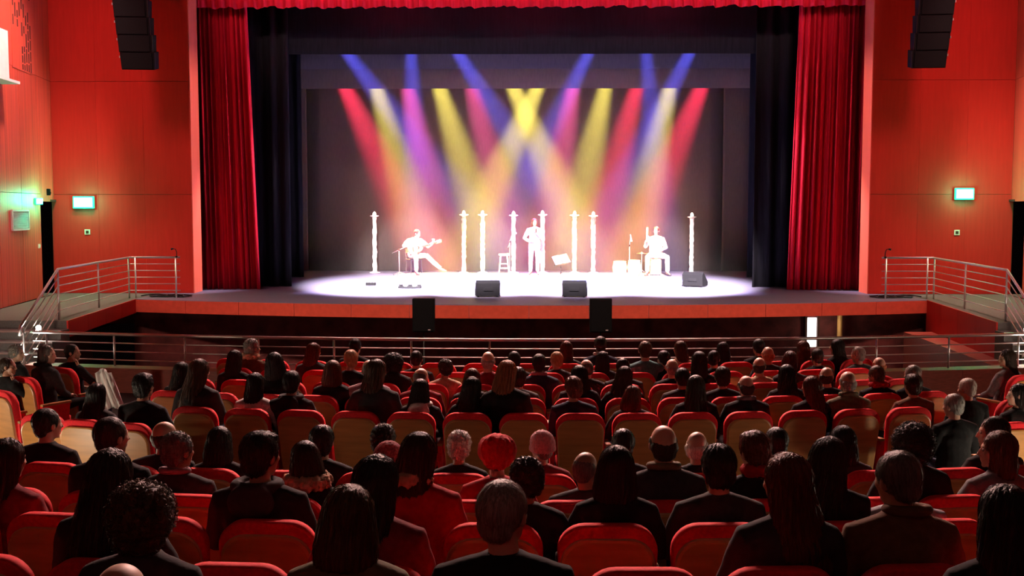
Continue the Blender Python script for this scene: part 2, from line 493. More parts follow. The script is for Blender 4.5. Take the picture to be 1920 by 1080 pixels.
o = drape('stage_curtain', -8.60, -7.20, -8.55, -6.95, 27.45, ZS + 0.01, 8.9, 11, 0.085, M['velvet'], seed=1)
tag(o, 'red velvet stage curtain hanging left of the stage opening', 'curtain', 'red stage curtains')
o = drape('stage_curtain', 6.83, 8.60, 6.62, 8.55, 27.45, ZS + 0.01, 8.9, 13, 0.085, M['velvet'], seed=2)
tag(o, 'red velvet stage curtain hanging right of the stage opening', 'curtain', 'red stage curtains')
o = drape('valance', -8.45, 8.45, -8.45, 8.45, 26.98, 8.04, 9.4, 62, 0.05, M['velvet'], nv=4, seed=3, hem=0.045)
tag(o, 'red pleated velvet valance across the top of the stage', 'valance')
for x0, x1, y, seed, lab in ((-8.9, -6.35, 28.4, 4, 'black side drape behind the left red curtain'), (5.92, 8.9, 28.4, 5, 'black side drape behind the right red curtain'),
                             (-9.4, -6.86, 32.4, 6, 'second black side drape on the left, farther upstage'), (6.62, 9.4, 32.4, 7, 'second black side drape on the right, farther upstage')):
    o = drape('side_drape', x0, x1, x0, x1, y, ZS + 0.01, 9.6, 6, 0.05, M['black_cloth'], nv=4, seed=seed)
    tag(o, lab, 'drape', 'black side drapes')
for y, z, w, seed, lab in ((28.55, 7.13, 8.9, 8, 'wide black border drape below the red valance'), (32.5, 7.26, 9.4, 9, 'middle dark border drape crossed by blue beams'),
                           (34.0, 6.84, 8.6, 10, 'lowest dark border drape above the backdrop')):
    o = drape('border_drape', -w, w, -w, w, y, z, 9.6, 5, 0.02, M['black_cloth'] if y < 30 else M['backdrop'], nv=3, seed=seed)
    tag(o, lab, 'drape', 'black border drapes')
bd = empty('backdrop', (0, 35.8, ZS)); tag(bd, 'tall dark backdrop cloth closing the rear of the stage', 'backdrop')
for x0, x1 in ((-9.0, -7.43), (-7.41, 6.42), (6.44, 9.0)):
    drape('cloth_width', x0, x1, x0, x1, 0.0, 0.01, 8.4, 3, 0.012, M['backdrop'], nv=3, seed=int(x0)).parent = bd

# haze hanging in the stage house
m = bpy.data.materials.new('stage_haze'); m.use_nodes = True
nt = m.node_tree; nt.nodes.remove(nt.nodes['Principled BSDF'])
vs = nt.nodes.new('ShaderNodeVolumeScatter'); vs.inputs['Density'].default_value = 0.007; vs.inputs['Anisotropy'].default_value = 0.2
nt.links.new(vs.outputs[0], nt.nodes['Material Output'].inputs['Volume'])
hz = MB().box((0, 32.9, 4.85), (13.0, 5.4, 7.6)).build('stage_haze', m)
tag(hz, 'thin stage haze lit by coloured lamp beams', 'haze', kind='stuff')


# ------------------------------------------------------------------ people: shared meshes
def remeshed(bm_holder, name, voxel, smooth=2, post=None):
    """fuse overlapping closed shapes into one continuous surface"""
    bmesh.ops.recalc_face_normals(bm_holder.bm, faces=bm_holder.bm.faces)
    me = bpy.data.meshes.new(name); bm_holder.bm.to_mesh(me); bm_holder.bm.free()
    tmp = bpy.data.objects.new('temporary', me); COL.objects.link(tmp)
    r = tmp.modifiers.new('r', 'REMESH'); r.mode = 'VOXEL'; r.voxel_size = voxel; r.use_smooth_shade = True
    if smooth:
        s = tmp.modifiers.new('s', 'SMOOTH'); s.factor = 0.5; s.iterations = smooth
    dg = bpy.context.evaluated_depsgraph_get()
    out = bpy.data.meshes.new_from_object(tmp.evaluated_get(dg))
    out.name = name
    bpy.data.objects.remove(tmp); bpy.data.meshes.remove(me)
    if post is not None:
        n = len(out.vertices); co = np.empty(n * 3); out.vertices.foreach_get('co', co); co = co.reshape(-1, 3)
        no = np.empty(n * 3); out.vertices.foreach_get('normal', no); no = no.reshape(-1, 3)
        out.vertices.foreach_set('co', post(co, no).ravel()); out.update()
    out.polygons.foreach_set('use_smooth', [True] * len(out.polygons))
    out.materials.clear(); out.materials.append(None)
    return out


def join_meshes(name, parts):
    bm = bmesh.new()
    for me in parts: bm.from_mesh(me)
    out = bpy.data.meshes.new(name); bm.to_mesh(out); bm.free()
    out.polygons.foreach_set('use_smooth', [True] * len(out.polygons))
    out.materials.clear(); out.materials.append(None)
    return out


def head_shapes(b, H, female=False):
    """skull, face, nose, lips, chin and ears in head space (face towards +y), placed by matrix H"""
    q = H.to_3x3()
    P = lambda x, y, z: H @ Vector((x, y, z))
    b.ball(P(0, -0.014, 0.026), (0.075, 0.096, 0.090), q, 20, 14)
    b.ball(P(0, 0.030, -0.030), (0.057, 0.060, 0.082), q, 18, 12)
    b.ball(P(0, 0.028, -0.070), (0.050 if female else 0.055, 0.052, 0.044), q)
    b.ball(P(0, 0.070, -0.100), (0.020, 0.017, 0.016), q, 10, 8)
    b.tube([P(0, 0.080, 0.015), P(0, 0.097, -0.012), P(0, 0.106, -0.030), P(0, 0.086, -0.040)], [0.010, 0.011, 0.014, 0.010], 8)
    b.ball(P(0, 0.072, 0.024), (0.047, 0.018, 0.012), q, 12, 8)
    for s in (-1, 1):
        b.ball(P(s * 0.041, 0.058, -0.018), (0.020, 0.022, 0.018), q, 10, 8)
        b.ball(P(s * 0.078, -0.006, -0.006), (0.010, 0.020, 0.032), q, 10, 8)
        b.ball(P(s * 0.033, 0.070, 0.002), (0.013, 0.012, 0.010), q, 10, 8)
    b.ball(P(0, 0.086, -0.058), (0.025, 0.010, 0.006), q, 10, 8)
    b.ball(P(0, 0.084, -0.070), (0.021, 0.011, 0.007), q, 10, 8)


def hand_mesh(wrist, direction, up, left, curl=0.5):
    """palm, four unequal bent fingers and a thumb from the side of the palm"""
    y = Vector(direction).normalized(); z = Vector(up); z = (z - y * z.dot(y)).normalized(); x = y.cross(z)
    sx = 1 if left else -1
    T = Matrix((x, y, z)).transposed().to_4x4(); T.translation = Vector(wrist)
    b = MB()
    P = lambda a, c, d: T @ Vector((a * sx, c, d))
    q = T.to_3x3()
    b.ball(P(0, 0.045, 0), (0.040, 0.052, 0.016), q)
    b.tube([P(0, -0.06, 0.002), P(0, 0.0, 0.002), P(0, 0.03, 0)], [(0.028, 0.024), (0.026, 0.020), (0.032, 0.016)], 10, side=x)
    for fx, ln in ((-0.030, 0.062), (-0.010, 0.074), (0.011, 0.078), (0.032, 0.070)):
        pts = []; p = Vector((fx, 0.075, 0)); a = 0.15
        for k in range(4):
            pts.append(P(p.x, p.y, p.z)); st = ln / 3
            p = p + Vector((fx * 0.12, math.cos(a) * st, -math.sin(a) * st)); a += curl
        b.tube(pts, [0.0095, 0.0092, 0.0085, 0.0065], 8)
    b.tube([P(0.025, 0.015, -0.004), P(0.050, 0.042, -0.010), P(0.060, 0.068, -0.018), P(0.056, 0.090, -0.026)], [0.013, 0.0125, 0.011, 0.0075], 8)
    return remeshed(b, 'hand', 0.0052, 1)


def V(*a): return Vector(a)


def figure(name, J, shoulder=1.0, girth=1.0, female=False, voxel=0.0095, shoes=True, skirt=None):
    """body (one skin surface), top, trousers and shoes for a set of joints"""
    g = girth
    X = (J['sh'][1] - J['sh'][0]).normalized()
    pel, ch, nk = J['pelvis'], J['chest'], J['neck']
    H = J['head']
    hc = H @ Vector((0, -0.018, -0.06))
    # --- body
    b = MB()
    mid = (pel + ch) / 2
    b.tube([pel - V(0, 0, 0.09), pel, mid, ch - V(0, 0, 0.06), ch + V(0, 0, 0.015)], [(0.13 * g, 0.09), (0.155 * g, 0.105), (0.13 * g, 0.095 * g), (0.150 * g, 0.105 * g), (0.09, 0.06)], 16, side=X)
    b.tube([ch - V(0, 0, 0.02), nk, hc], [(0.085, 0.06), 0.054 if not female else 0.047, 0.052 if not female else 0.046], 12, side=X)
    head_shapes(b, H, female)
    for i in (0, 1):
        b.tube([ch + (J['sh'][i] - ch) * 0.4, J['sh'][i], (J['sh'][i] + J['el'][i]) / 2, J['el'][i], (J['el'][i] * 0.6 + J['wr'][i] * 0.4), J['wr'][i]], [0.055, 0.052, 0.044, 0.036, 0.037, 0.025], 10)
        b.tube([J['hip'][i], (J['hip'][i] + J['knee'][i]) / 2, J['knee'][i], (J['knee'][i] * 0.65 + J['ank'][i] * 0.35), J['ank'][i]], [0.078 * g, 0.068 * g, 0.050, 0.050, 0.034], 10)
        b.tube([J['ank'][i] + V(0, 0, 0.01), (J['ank'][i] + J['toe'][i]) / 2 + V(0, 0, 0.005), J['toe'][i]], [(0.034, 0.034), (0.036, 0.026), (0.030, 0.016)], 10)
    body = remeshed(b, name + '_body', voxel, 2)
    hands = [hand_mesh(J['wr'][i], J['hd'][i], J['hu'][i], i == 0, J.get('curl', 0.45)) for i in (0, 1)]
    body = join_meshes(name + '_body', [body] + hands)
    # --- top: torso, sleeves, collar
    b = MB(); k = shoulder
    b.tube([pel - V(0, 0, 0.06), pel + V(0, 0, 0.02), mid, ch - V(0, 0, 0.09), ch - V(0, 0, 0.02), ch + V(0, 0, 0.035)],
           [(0.175 * g, 0.135 * g), (0.182 * g, 0.14 * g), (0.168 * g * k, 0.13 * g), (0.185 * g * k, 0.135 * g), (0.165 * k, 0.11), (0.085, 0.075)], 18, side=X)
    b.tube([nk - V(0, 0, 0.055), nk - V(0, 0, 0.005)], [(0.082, 0.078), (0.070, 0.068)], 14, side=X)
    for i in (0, 1):
        wv = J['wr'][i] + (J['el'][i] - J['wr'][i]).normalized() * 0.015
        b.tube([ch + (J['sh'][i] - ch) * 0.15 + V(0, 0, 0.01), J['sh'][i] + V(0, 0, -0.012), (J['sh'][i] + J['el'][i]) / 2, J['el'][i], (J['el'][i] + wv) / 2, wv],
               [0.072, 0.076, 0.066, 0.058, 0.052, 0.040], 12)
    def creases(co, no):
        d = np.sin(co[:, 2] * 55 + np.sin(co[:, 0] * 17) * 2.2 + co[:, 1] * 13) * 0.5 + np.sin(co[:, 0] * 31 + co[:, 2] * 23) * 0.5
        return co + no * (d * 0.0028)[:, None]
    top = remeshed(b, name + '_top', 0.0125, 3, creases)
    # --- trousers
    b = MB()
    b.ball(pel - V(0, 0, 0.03), (0.175 * g, 0.125 * g, 0.10))
    for i in (0, 1):
        b.tube([J['hip'][i], (J['hip'][i] + J['knee'][i]) / 2, J['knee'][i], (J['knee'][i] + J['ank'][i]) / 2, J['ank'][i] + V(0, 0, 0.03)], [0.095 * g, 0.084 * g, 0.070, 0.064, 0.056], 12)
    if skirt: skirt(b)
    tr = remeshed(b, name + '_trousers', 0.014, 3, creases)
    sh = []
    for i in (0, 1):
        b = MB()
        f = (J['toe'][i] - J['ank'][i])
        b.tube([J['ank'][i] + V(0, 0, 0.03) - f * 0.05, J['ank'][i] - V(0, 0, 0.03) - f * 0.25, J['ank'][i] + f * 0.4 - V(0, 0, 0.012), J['toe'][i] + f * 0.12 + V(0, 0, 0.004)],
               [(0.046, 0.05), (0.044, 0.042), (0.050, 0.042), (0.034, 0.022)], 12)
        sh.append(remeshed(b, name + '_shoe', 0.010, 2))
    return {'body': body, 'top': top, 'trousers': tr, 'shoe': sh, 'H': H}


def seated(yaw=0, tilt=0, pitch=0, lean=0.0, fwd=0.0, arms='lap', broad=1.0, female=False):
    sw = (0.185 if not female else 0.165) * broad
    ch = V(lean, -0.055 + fwd, 1.0); nk = V(lean * 1.12, -0.045 + fwd * 1.15, 1.075)
    H = Matrix.Translation(nk + V(lean * 0.15, 0.030, 0.118)) @ Matrix.Rotation(R(yaw), 4, 'Z') @ Matrix.Rotation(R(tilt), 4, 'Y') @ Matrix.Rotation(R(pitch), 4, 'X')
    J = {'pelvis': V(0, 0.0, 0.55), 'chest': ch, 'neck': nk, 'head': H,
         'sh': [ch + V(-sw, 0, -0.03), ch + V(sw, 0, -0.03)],
         'hip': [V(-0.09, 0.02, 0.54), V(0.09, 0.02, 0.54)], 'knee': [V(-0.12, 0.46, 0.55), V(0.12, 0.46, 0.55)],
         'ank': [V(-0.11, 0.47, 0.10), V(0.11, 0.47, 0.10)], 'toe': [V(-0.12, 0.63, 0.035), V(0.12, 0.63, 0.035)]}
    if arms == 'lap':
        J['el'] = [V(-0.25, 0.03 + fwd * .5, 0.73), V(0.25, 0.03 + fwd * .5, 0.73)]; J['wr'] = [V(-0.13, 0.24, 0.66), V(0.13, 0.24, 0.66)]
        J['hd'] = [V(0.35, 1, -0.1), V(-0.35, 1, -0.1)]; J['hu'] = [V(0, 0, 1), V(0, 0, 1)]
    elif arms == 'chin':     # right hand raised to the chin
        J['el'] = [V(-0.25, 0.03, 0.73), V(0.24, 0.14, 0.76)]; J['wr'] = [V(-0.10, 0.24, 0.66), H @ V(0.07, 0.10, -0.20)]
        J['hd'] = [V(0.35, 1, -0.1), V(-0.1, -0.05, 1)]; J['hu'] = [V(0, 0, 1), V(0.6, 0.8, 0)]
    elif arms == 'rest':     # forearm laid out to the left, on the neighbouring back
        J['el'] = [V(-0.33, 0.12, 0.86), V(0.25, 0.03, 0.73)]; J['wr'] = [V(-0.36, 0.34, 0.98), V(0.13, 0.24, 0.66)]
        J['hd'] = [V(0.25, 1, 0.1), V(-0.35, 1, -0.1)]; J['hu'] = [V(-0.2, 0, 1), V(0, 0, 1)]
    return J


FIG = {}
FIG['m0'] = figure('man', seated())
FIG['m1'] = figure('man_turned', seated(yaw=-28, tilt=3, lean=0.015, broad=1.05), girth=1.06)
FIG['m2'] = figure('man_leaning', seated(yaw=22, tilt=-5, lean=-0.03, pitch=-6))
FIG['mr'] = figure('man_profile', seated(yaw=-62, lean=0.02, arms='chin'))
FIG['mh'] = figure('man_resting_arm', seated(yaw=14, tilt=4, lean=0.02, broad=1.08, arms='rest'), girth=1.08)
FIG['w0'] = figure('woman', seated(female=True, tilt=3), shoulder=0.94, girth=0.94, female=True)
FIG['w1'] = figure('woman_turned', seated(yaw=30, female=True, lean=-0.02, tilt=-4), shoulder=0.94, girth=0.96, female=True)
FIG['w2'] = figure('woman_tilted', seated(yaw=-20, female=True, lean=0.04, tilt=9), shoulder=0.95, girth=0.97, female=True)
FIG['wl'] = figure('woman_profile', seated(yaw=64, female=True), shoulder=0.94, girth=0.95, female=True)
FIG['wr'] = figure('woman_profile_right', seated(yaw=-66, female=True, fwd=0.06), shoulder=0.94, girth=0.95, female=True)


# --- hair and hats in head space
def strands(freq, amp, wob=0.0):
    def f(co, no):
        az = np.arctan2(co[:, 0], -co[:, 1] + 0.02)
        d = np.sin(az * freq + np.sin(co[:, 2] * 30) * 1.3) + 0.6 * np.sin(az * freq * 2.3 + co[:, 2] * 25)
        out = co + no * (d * amp)[:, None]
        if wob:
            w = np.array([noise.noise(Vector(c) * 55.0) + 0.7 * noise.noise(Vector(c) * 120.0) for c in co])
            out = out + no * (w * wob)[:, None]
        return out
    return f


def cap(b, r=1.0, lift=0.0):
    b.ball((0, -0.026, 0.030 + lift), (0.086 * r, 0.099 * r, 0.096 * r), None, 20, 14)


HAIR = {}
b = MB(); cap(b); b.ball((0, -0.060, -0.030), (0.068, 0.045, 0.062)); HAIR['short'] = remeshed(b, 'short_hair', 0.0075, 1, strands(26, 0.0014))
b = MB(); cap(b, 1.06, 0.004); b.ball((0, -0.055, -0.030), (0.080, 0.055, 0.075)); b.ball((0, 0.03, 0.09), (0.06, 0.05, 0.03)); HAIR['full'] = remeshed(b, 'full_hair', 0.0075, 1, strands(22, 0.0022, 0.004))
b = MB(); b.ball((0, -0.050, -0.008), (0.083, 0.066, 0.058)); b.ball((0, -0.055, -0.045), (0.070, 0.045, 0.045))
for s in (-1, 1): b.ball((s * 0.068, 0.004, 0.012), (0.016, 0.042, 0.036))
HAIR['ring'] = remeshed(b, 'ring_hair', 0.0075, 1, strands(26, 0.0012))
b = MB(); b.ball((0, -0.030, 0.012), (0.080, 0.092, 0.086)); b.ball((0, -0.058, -0.030), (0.066, 0.042, 0.058)); HAIR['thin'] = remeshed(b, 'thin_hair', 0.0075, 1, strands(30, 0.0010))
b = MB(); cap(b, 1.05); b.tube([(0, -0.028, 0.06), (0, -0.036, -0.03), (0, -0.044, -0.10), (0, -0.046, -0.165)], [(0.088, 0.085), (0.106, 0.088), (0.116, 0.088), (0.108, 0.075)], 20, side=(1, 0, 0))
HAIR['bob'] = remeshed(b, 'bob_hair', 0.008, 2, strands(34, 0.0026))
b = MB(); cap(b, 1.05); b.tube([(0, -0.028, 0.06), (0, -0.04, -0.05), (0, -0.07, -0.15), (0, -0.115, -0.26), (0, -0.135, -0.36), (0, -0.138, -0.43)],
                               [(0.088, 0.085), (0.104, 0.085), (0.120, 0.072), (0.130, 0.052), (0.118, 0.040), (0.085, 0.025)], 20, side=(1, 0, 0))
HAIR['long'] = remeshed(b, 'long_hair', 0.0085, 2, strands(30, 0.0032))
b = MB(); cap(b, 1.03); b.tube([(0, -0.028, 0.06), (0, -0.04, -0.05), (0, -0.065, -0.14), (0, -0.085, -0.22)], [(0.086, 0.085), (0.098, 0.084), (0.104, 0.07), (0.088, 0.05)], 20, side=(1, 0, 0))
HAIR['medium'] = remeshed(b, 'medium_hair', 0.008, 2, strands(30, 0.0026))
b = MB(); b.ball((0, -0.030, 0.014), (0.118, 0.116, 0.112), None, 20, 14); b.ball((0, -0.045, -0.06), (0.104, 0.075, 0.075)); HAIR['curly'] = remeshed(b, 'curly_hair', 0.0075, 0, strands(12, 0.002, 0.011))
b = MB(); cap(b, 1.05); b.ball((0, -0.058, -0.020), (0.082, 0.055, 0.070)); HAIR['waves'] = remeshed(b, 'wavy_short_hair', 0.007, 0, strands(10, 0.002, 0.011))
b = MB(); cap(b); b.ball((0, -0.058, -0.020), (0.066, 0.042, 0.05)); b.ball((0, -0.125, 0.01), (0.038, 0.034, 0.036)); HAIR['bun'] = remeshed(b, 'hair_with_bun', 0.0075, 1, strands(26, 0.0018))
b = MB(); b.ball((0.0, -0.034, 0.040), (0.122, 0.128, 0.100), Matrix.Rotation(R(-22), 3, 'X'), 22, 14); b.ball((0, -0.05, -0.03), (0.088, 0.075, 0.05)); HAIR['beret'] = remeshed(b, 'beret', 0.008, 2, strands(9, 0.004, 0.003))
b = MB(); cap(b, 1.08, 0.004); b.tube([(0, -0.024, -0.022), (0, -0.024, 0.018)], [(0.096, 0.110), (0.096, 0.110)], 22, side=(1, 0, 0)); HAIR['knit'] = remeshed(b, 'knit_hat', 0.0075, 1, strands(40, 0.0022, 0.003))

from mathutils.bvhtree import BVHTree


def add_strands(key, n, length, rad, fuzz=0.0, seed=1):
    """fine locks lying on the hair so that it does not read as a solid cap"""
    me = HAIR[key]
    vs_ = [v.co.copy() for v in me.vertices]
    tree = BVHTree.FromPolygons(vs_, [tuple(p_.vertices) for p_ in me.polygons])
    rn = random.Random(seed); bm = bmesh.new(); bm.from_mesh(me)
    crown = Vector((0, -0.03, 0.14))
    for _ in range(n):
        p = rn.choice(vs_).copy()
        ph = rn.uniform(0, 6.28); rings = []
        L = length * rn.uniform(0.5, 1.2); K = 5
        for k in range(K + 1):
            loc, nor, idx, dist = tree.find_nearest(p)
            if loc is None: break
            flow = Vector((0, 0, -1)) - nor * -nor.z
            flow = flow + (loc - crown).normalized() * 0.35
            flow = flow - nor * flow.dot(nor)
            if fuzz:
                sidev = nor.cross(Vector((0.1, 0.2, 1))).normalized()
                flow = flow.normalized() * 0.4 + sidev * math.sin(ph + k * 1.9) * 1.2 + nor * math.cos(ph + k * 1.9) * 0.9
            flow.normalize()
            r = rad * (1 - 0.85 * k / K)
            c = loc + nor * (0.0015 + (fuzz * (0.5 + 0.5 * math.sin(ph + k * 1.4)) if fuzz else 0.0006 * k))
            s1 = flow.cross(nor).normalized()
            rings.append([bm.verts.new(c + s1 * r), bm.verts.new(c + nor * r * 1.2), bm.verts.new(c - s1 * r)])
            p = c + flow * (L / K)
        for a_, b_ in zip(rings[:-1], rings[1:]):
            for q in range(3):
                w = (q + 1) % 3
                bm.faces.new((a_[q], a_[w], b_[w], b_[q]))
    bm.to_mesh(me); bm.free()
    me.polygons.foreach_set('use_smooth', [True] * len(me.polygons))


add_strands('bob', 1100, 0.09, 0.0017, seed=1)
add_strands('long', 1300, 0.11, 0.0018, seed=2)
add_strands('medium', 900, 0.09, 0.0017, seed=3)
add_strands('short', 800, 0.035, 0.0012, seed=4)
add_strands('full', 900, 0.045, 0.0014, seed=5)
add_strands('curly', 1300, 0.06, 0.0019, fuzz=0.012, seed=6)
add_strands('waves', 900, 0.04, 0.0015, fuzz=0.005, seed=7)

# --- collars, scarves and hoods in figure space (around the neck)
EXTRA = {}
def ring(cz, rr_, rt, drop=0.0, n=22, wob=0.0):
    b = MB(); pts = []
    for i in range(n + 1):
        a = 2 * PI * i / n
        pts.append((rr_ * math.cos(a), -0.045 + rr_ * 0.85 * math.sin(a), cz + drop * math.sin(a)))
    b.tube(pts, rt, 10); return b
EXTRA['collar'] = remeshed(ring(1.075, 0.082, 0.024, -0.01), 'collar', 0.009, 2)
EXTRA['scarf'] = remeshed(ring(1.085, 0.085, 0.040, -0.01), 'scarf', 0.009, 1, strands(8, 0.004, 0.008))
EXTRA['fur'] = remeshed(ring(1.060, 0.115, 0.050, 0.0), 'fur_collar', 0.009, 0, strands(14, 0.004, 0.014))
b = ring(1.045, 0.105, 0.036, 0.0); b.ball((0, -0.155, 0.985), (0.125, 0.045, 0.10)); EXTRA['hood'] = remeshed(b, 'hood', 0.010, 3)

# eyes for faces that show
b = MB(); b.ball((0, 0, 0), 0.0115, u=12, v=8); EYE = b.mesh('eye', True); EYE.materials.append(mat('eye', (0.25, 0.18, 0.14), 0.15))


# ------------------------------------------------------------------ railings
def bar(p, q, r, name, material, parent, n=8):
    return MB().tube([p, q], r, n).build(name, material, parent, smooth=True)


# railing before the pit
rl = empty('pit_railing'); tag(rl, 'long stainless steel railing between the front seats and the pit', 'railing')
xsr = [-8.35 + 16.7 * i / 40 for i in range(41)]
MB().tube([(x, pit_edge(x), 0.975) for x in xsr], 0.026, 8).build('top_rail', M['steel'], rl, smooth=True)
for z in (0.83, 0.69, 0.55):
    MB().tube([(x, pit_edge(x), z) for x in xsr], 0.011, 6).build('cross_bar', M['steel'], rl, smooth=True)
post = MB().tube([(0, 0, 0.45), (0, 0, 0.96)], 0.017, 8).mesh('post', True); post.materials.append(M['steel'])
for i in range(14):
    x = -8.1 + 16.2 * i / 13
    share('post', post, rl, (x, pit_edge(x), 0))

for s, side in ((-1, 'left'), (1, 'right')):
    rl = empty('landing_railing'); tag(rl, 'steel handrail along the %s landing and down its stairs' % side, 'railing', 'landing handrails')
    pts = [Vector((s * 8.15, 24.75, ZS)), Vector((s * 9.32, 24.75, ZS)), Vector((s * 8.80, 19.75, ZS)), Vector((s * 8.62, 17.85, 0.10))]
    zt = Vector((0, 0, 0.95))
    ends = pts[:3] + [pts[3]]
    MB().tube([p + zt for p in pts] + [pts[3] + Vector((0, -0.05, 0.80))], 0.024, 8).build('top_rail', M['steel'], rl, smooth=True)
    for k in range(1, 6):
        h = Vector((0, 0, 0.95 - 0.155 * k))
        MB().tube([p + h for p in pts], 0.010, 6).build('cross_bar', M['steel'], rl, smooth=True)
    for p in (pts[0] + Vector((s * 0.1, 0, 0)), pts[1] - Vector((s * 0.12, 0, 0)), pts[1] + Vector((0, -0.1, 0)), (pts[1] + pts[2]) / 2, pts[2], pts[3] + Vector((0, 0.1, 0))):
        bar(p + Vector((0, 0, -0.02)), p + Vector((0, 0, 0.94)), 0.020, 'post', M['steel'], rl)
    # gooseneck cue lamp clamped to the rail's end
    g = empty('gooseneck_lamp', (s * 8.22, 24.75, ZS + 0.97)); tag(g, 'small black gooseneck lamp clamped to the end of the %s handrail' % side, 'lamp', 'gooseneck lamps')
    MB().tube([(0, 0, 0), (0, 0, 0.10), (s * 0.02, -0.02, 0.17), (s * 0.07, -0.05, 0.18)], 0.010, 6).build('neck', M['black_metal'], g, smooth=True)
    MB().tube([(s * 0.06, -0.045, 0.185), (s * 0.11, -0.07, 0.17)], [0.018, 0.028], 8).build('shade', M['black_metal'], g, smooth=True)
    MB().box((0, 0, -0.01), (0.05, 0.06, 0.04)).build('clamp', M['black_metal'], g)
    # loose cable on the landing
    rr = random.Random(3 + s)
    cp = [(s * (8.1 + 0.9 * t / 30 + 0.25 * math.sin(t * 0.9)), 25.1 + 0.35 * math.cos(t * 0.9) + 0.2 * t / 30, ZS + 0.014 + 0.004 * (t % 3)) for t in range(31)]
    tag(MB().tube(cp, 0.013, 6).build('cable', M['black_metal'], smooth=True), 'coiled black cable lying on the %s landing' % side, 'cable', 'landing cables')
    # lit step lamps on the stair rail
    for q, (yy, zz, pw) in enumerate(((18.6, 0.90, 20), (17.75, 0.62, 20))):
        L = empty('step_lamp', (s * (8.66 if q == 0 else 8.60), yy, zz))
        tag(L, ('upper' if q == 0 else 'lower') + ' glaring white step lamp on the %s stair rail' % side, 'lamp', 'stair lamps')
        MB().box((0, 0, -0.035), (0.30, 0.10, 0.02), bevel=0.004).build('bracket', M['steel'], L)
        MB().lathe([(0.035, -0.025), (0.045, 0.0), (0.04, 0.02)], n=14).build('socket', M['steel'], L, smooth=True)
        MB().ball((0, 0, 0.05), 0.045, u=14, v=8).build('bulb', M['lamp_glass'], L, smooth=True)
        pl_ = point('step_lamp_light', (s * (8.66 if q == 0 else 8.60), yy - 0.08, zz + 0.06), pw, (1.0, 0.93, 0.8), 0.05)
    # low aisle lamps at the ends of the seat rows
    for q, (xx, yy) in enumerate(((7.6, 11.0), (5.05, 9.3))):
        L = empty('aisle_lamp', (s * xx, yy + sag(xx) * 0, ZF)); tag(L, ('low white aisle lamp outside the %s side block' if q == 0 else 'low white aisle lamp at the %s side seats near the cross aisle') % side, 'lamp', 'aisle lamps')
        MB().box((0, 0, 0.10), (0.10, 0.10, 0.20), bevel=0.01).build('post', M['steel'], L)
        MB().box((0, 0, 0.23), (0.09, 0.09, 0.06), bevel=0.01).build('glass', M['lamp_glass'], L)
        point('aisle_lamp_light', (s * xx, yy, ZF + 0.36), 130 if q == 0 else 40, (1.0, 0.86, 0.62), 0.05)

# pale coat hung over the aisle end of the left side block
cx_, cy_ = -5.28, 13.2
def coat(u, v):
    a = (u - 0.5) * 0.26; f = 0.02 * math.sin(u * 19 + v * 3) + 0.012 * math.sin(u * 43)
    return (cx_ + a * (0.75 + 0.4 * (1 - v)) + 0.07 * (1 - v) - 0.05 * v, cy_ + f - 0.05 * math.sin(v * 2), 0.52 + 0.50 * v - 0.03 * math.cos(u * 7))
o = MB().grid(coat, 20, 10).build('hung_coat', M['white_wrap'], smooth=True); solidify(o, 0.02)
tag(o, 'white coat hanging at the aisle end of the left side block', 'coat')

# ------------------------------------------------------------------ on the walls
def sign(name, c, w, h, rz, label):
    e = empty(name, c, rz); tag(e, label, 'exit sign', 'exit signs')
    MB().box((0, 0, 0), (w, 0.07, h), bevel=0.01).build('housing', M['exit_halo_rim'], e)
    MB().box((0, -0.038, 0), (w * 0.88, 0.012, h * 0.78), bevel=0.003).build('lit_face', M['exit_glass'], e)
    return e


sign('exit_sign', at(157, 379.5, 26.12), 0.52, 0.30, 0, 'glowing green exit sign on the front wall left of the stage')
sign('exit_sign', at(1808, 363.5, 26.12), 0.46, 0.28, 0, 'glowing green exit sign on the front wall right of the stage')
point('exit_sign_light', at(157, 379.5, 25.9), 60, (0.02, 1.0, 0.42), 0.12)
point('exit_sign_light', at(1808, 363.5, 25.9), 60, (0.02, 1.0, 0.42), 0.12)
sign('exit_sign', (-11.38, 24.62, 3.22), 0.26, 0.15, R(80), 'green exit sign seen edge-on above the left doorway')
sign('exit_sign', (11.36, 24.3, 3.42), 0.26, 0.15, R(-80), 'green exit sign seen edge-on above the right doorway')
point('exit_sign_light', (-11.22, 24.65, 3.28), 90, (0.02, 1.0, 0.45), 0.1)
point('exit_sign_light', (11.2, 24.4, 3.44), 90, (0.02, 1.0, 0.45), 0.1)
for px, py, lab in ((164, 435, 'small cream switch plate below the left exit sign'), (1794, 436, 'small cream switch plate below the right exit sign')):
    e = empty('switch_plate', at(px, py, 26.17)); tag(e, lab, 'switch', 'switch plates')
    MB().box((0, 0, 0), (0.14, 0.02, 0.13), bevel=0.006).build('plate', M['cream'], e)
    MB().box((0, -0.014, 0), (0.07, 0.012, 0.07), bevel=0.004).build('rocker', M['dark_gap'], e)


def wall_x(y):
    for (xa, ya), (xb, yb) in zip(WL[:-1], WL[1:]):
        if yb <= y <= ya: return xb + (xa - xb) * (y - yb) / (ya - yb)


ang = math.atan2(11.27 - 11.03, 1.5)
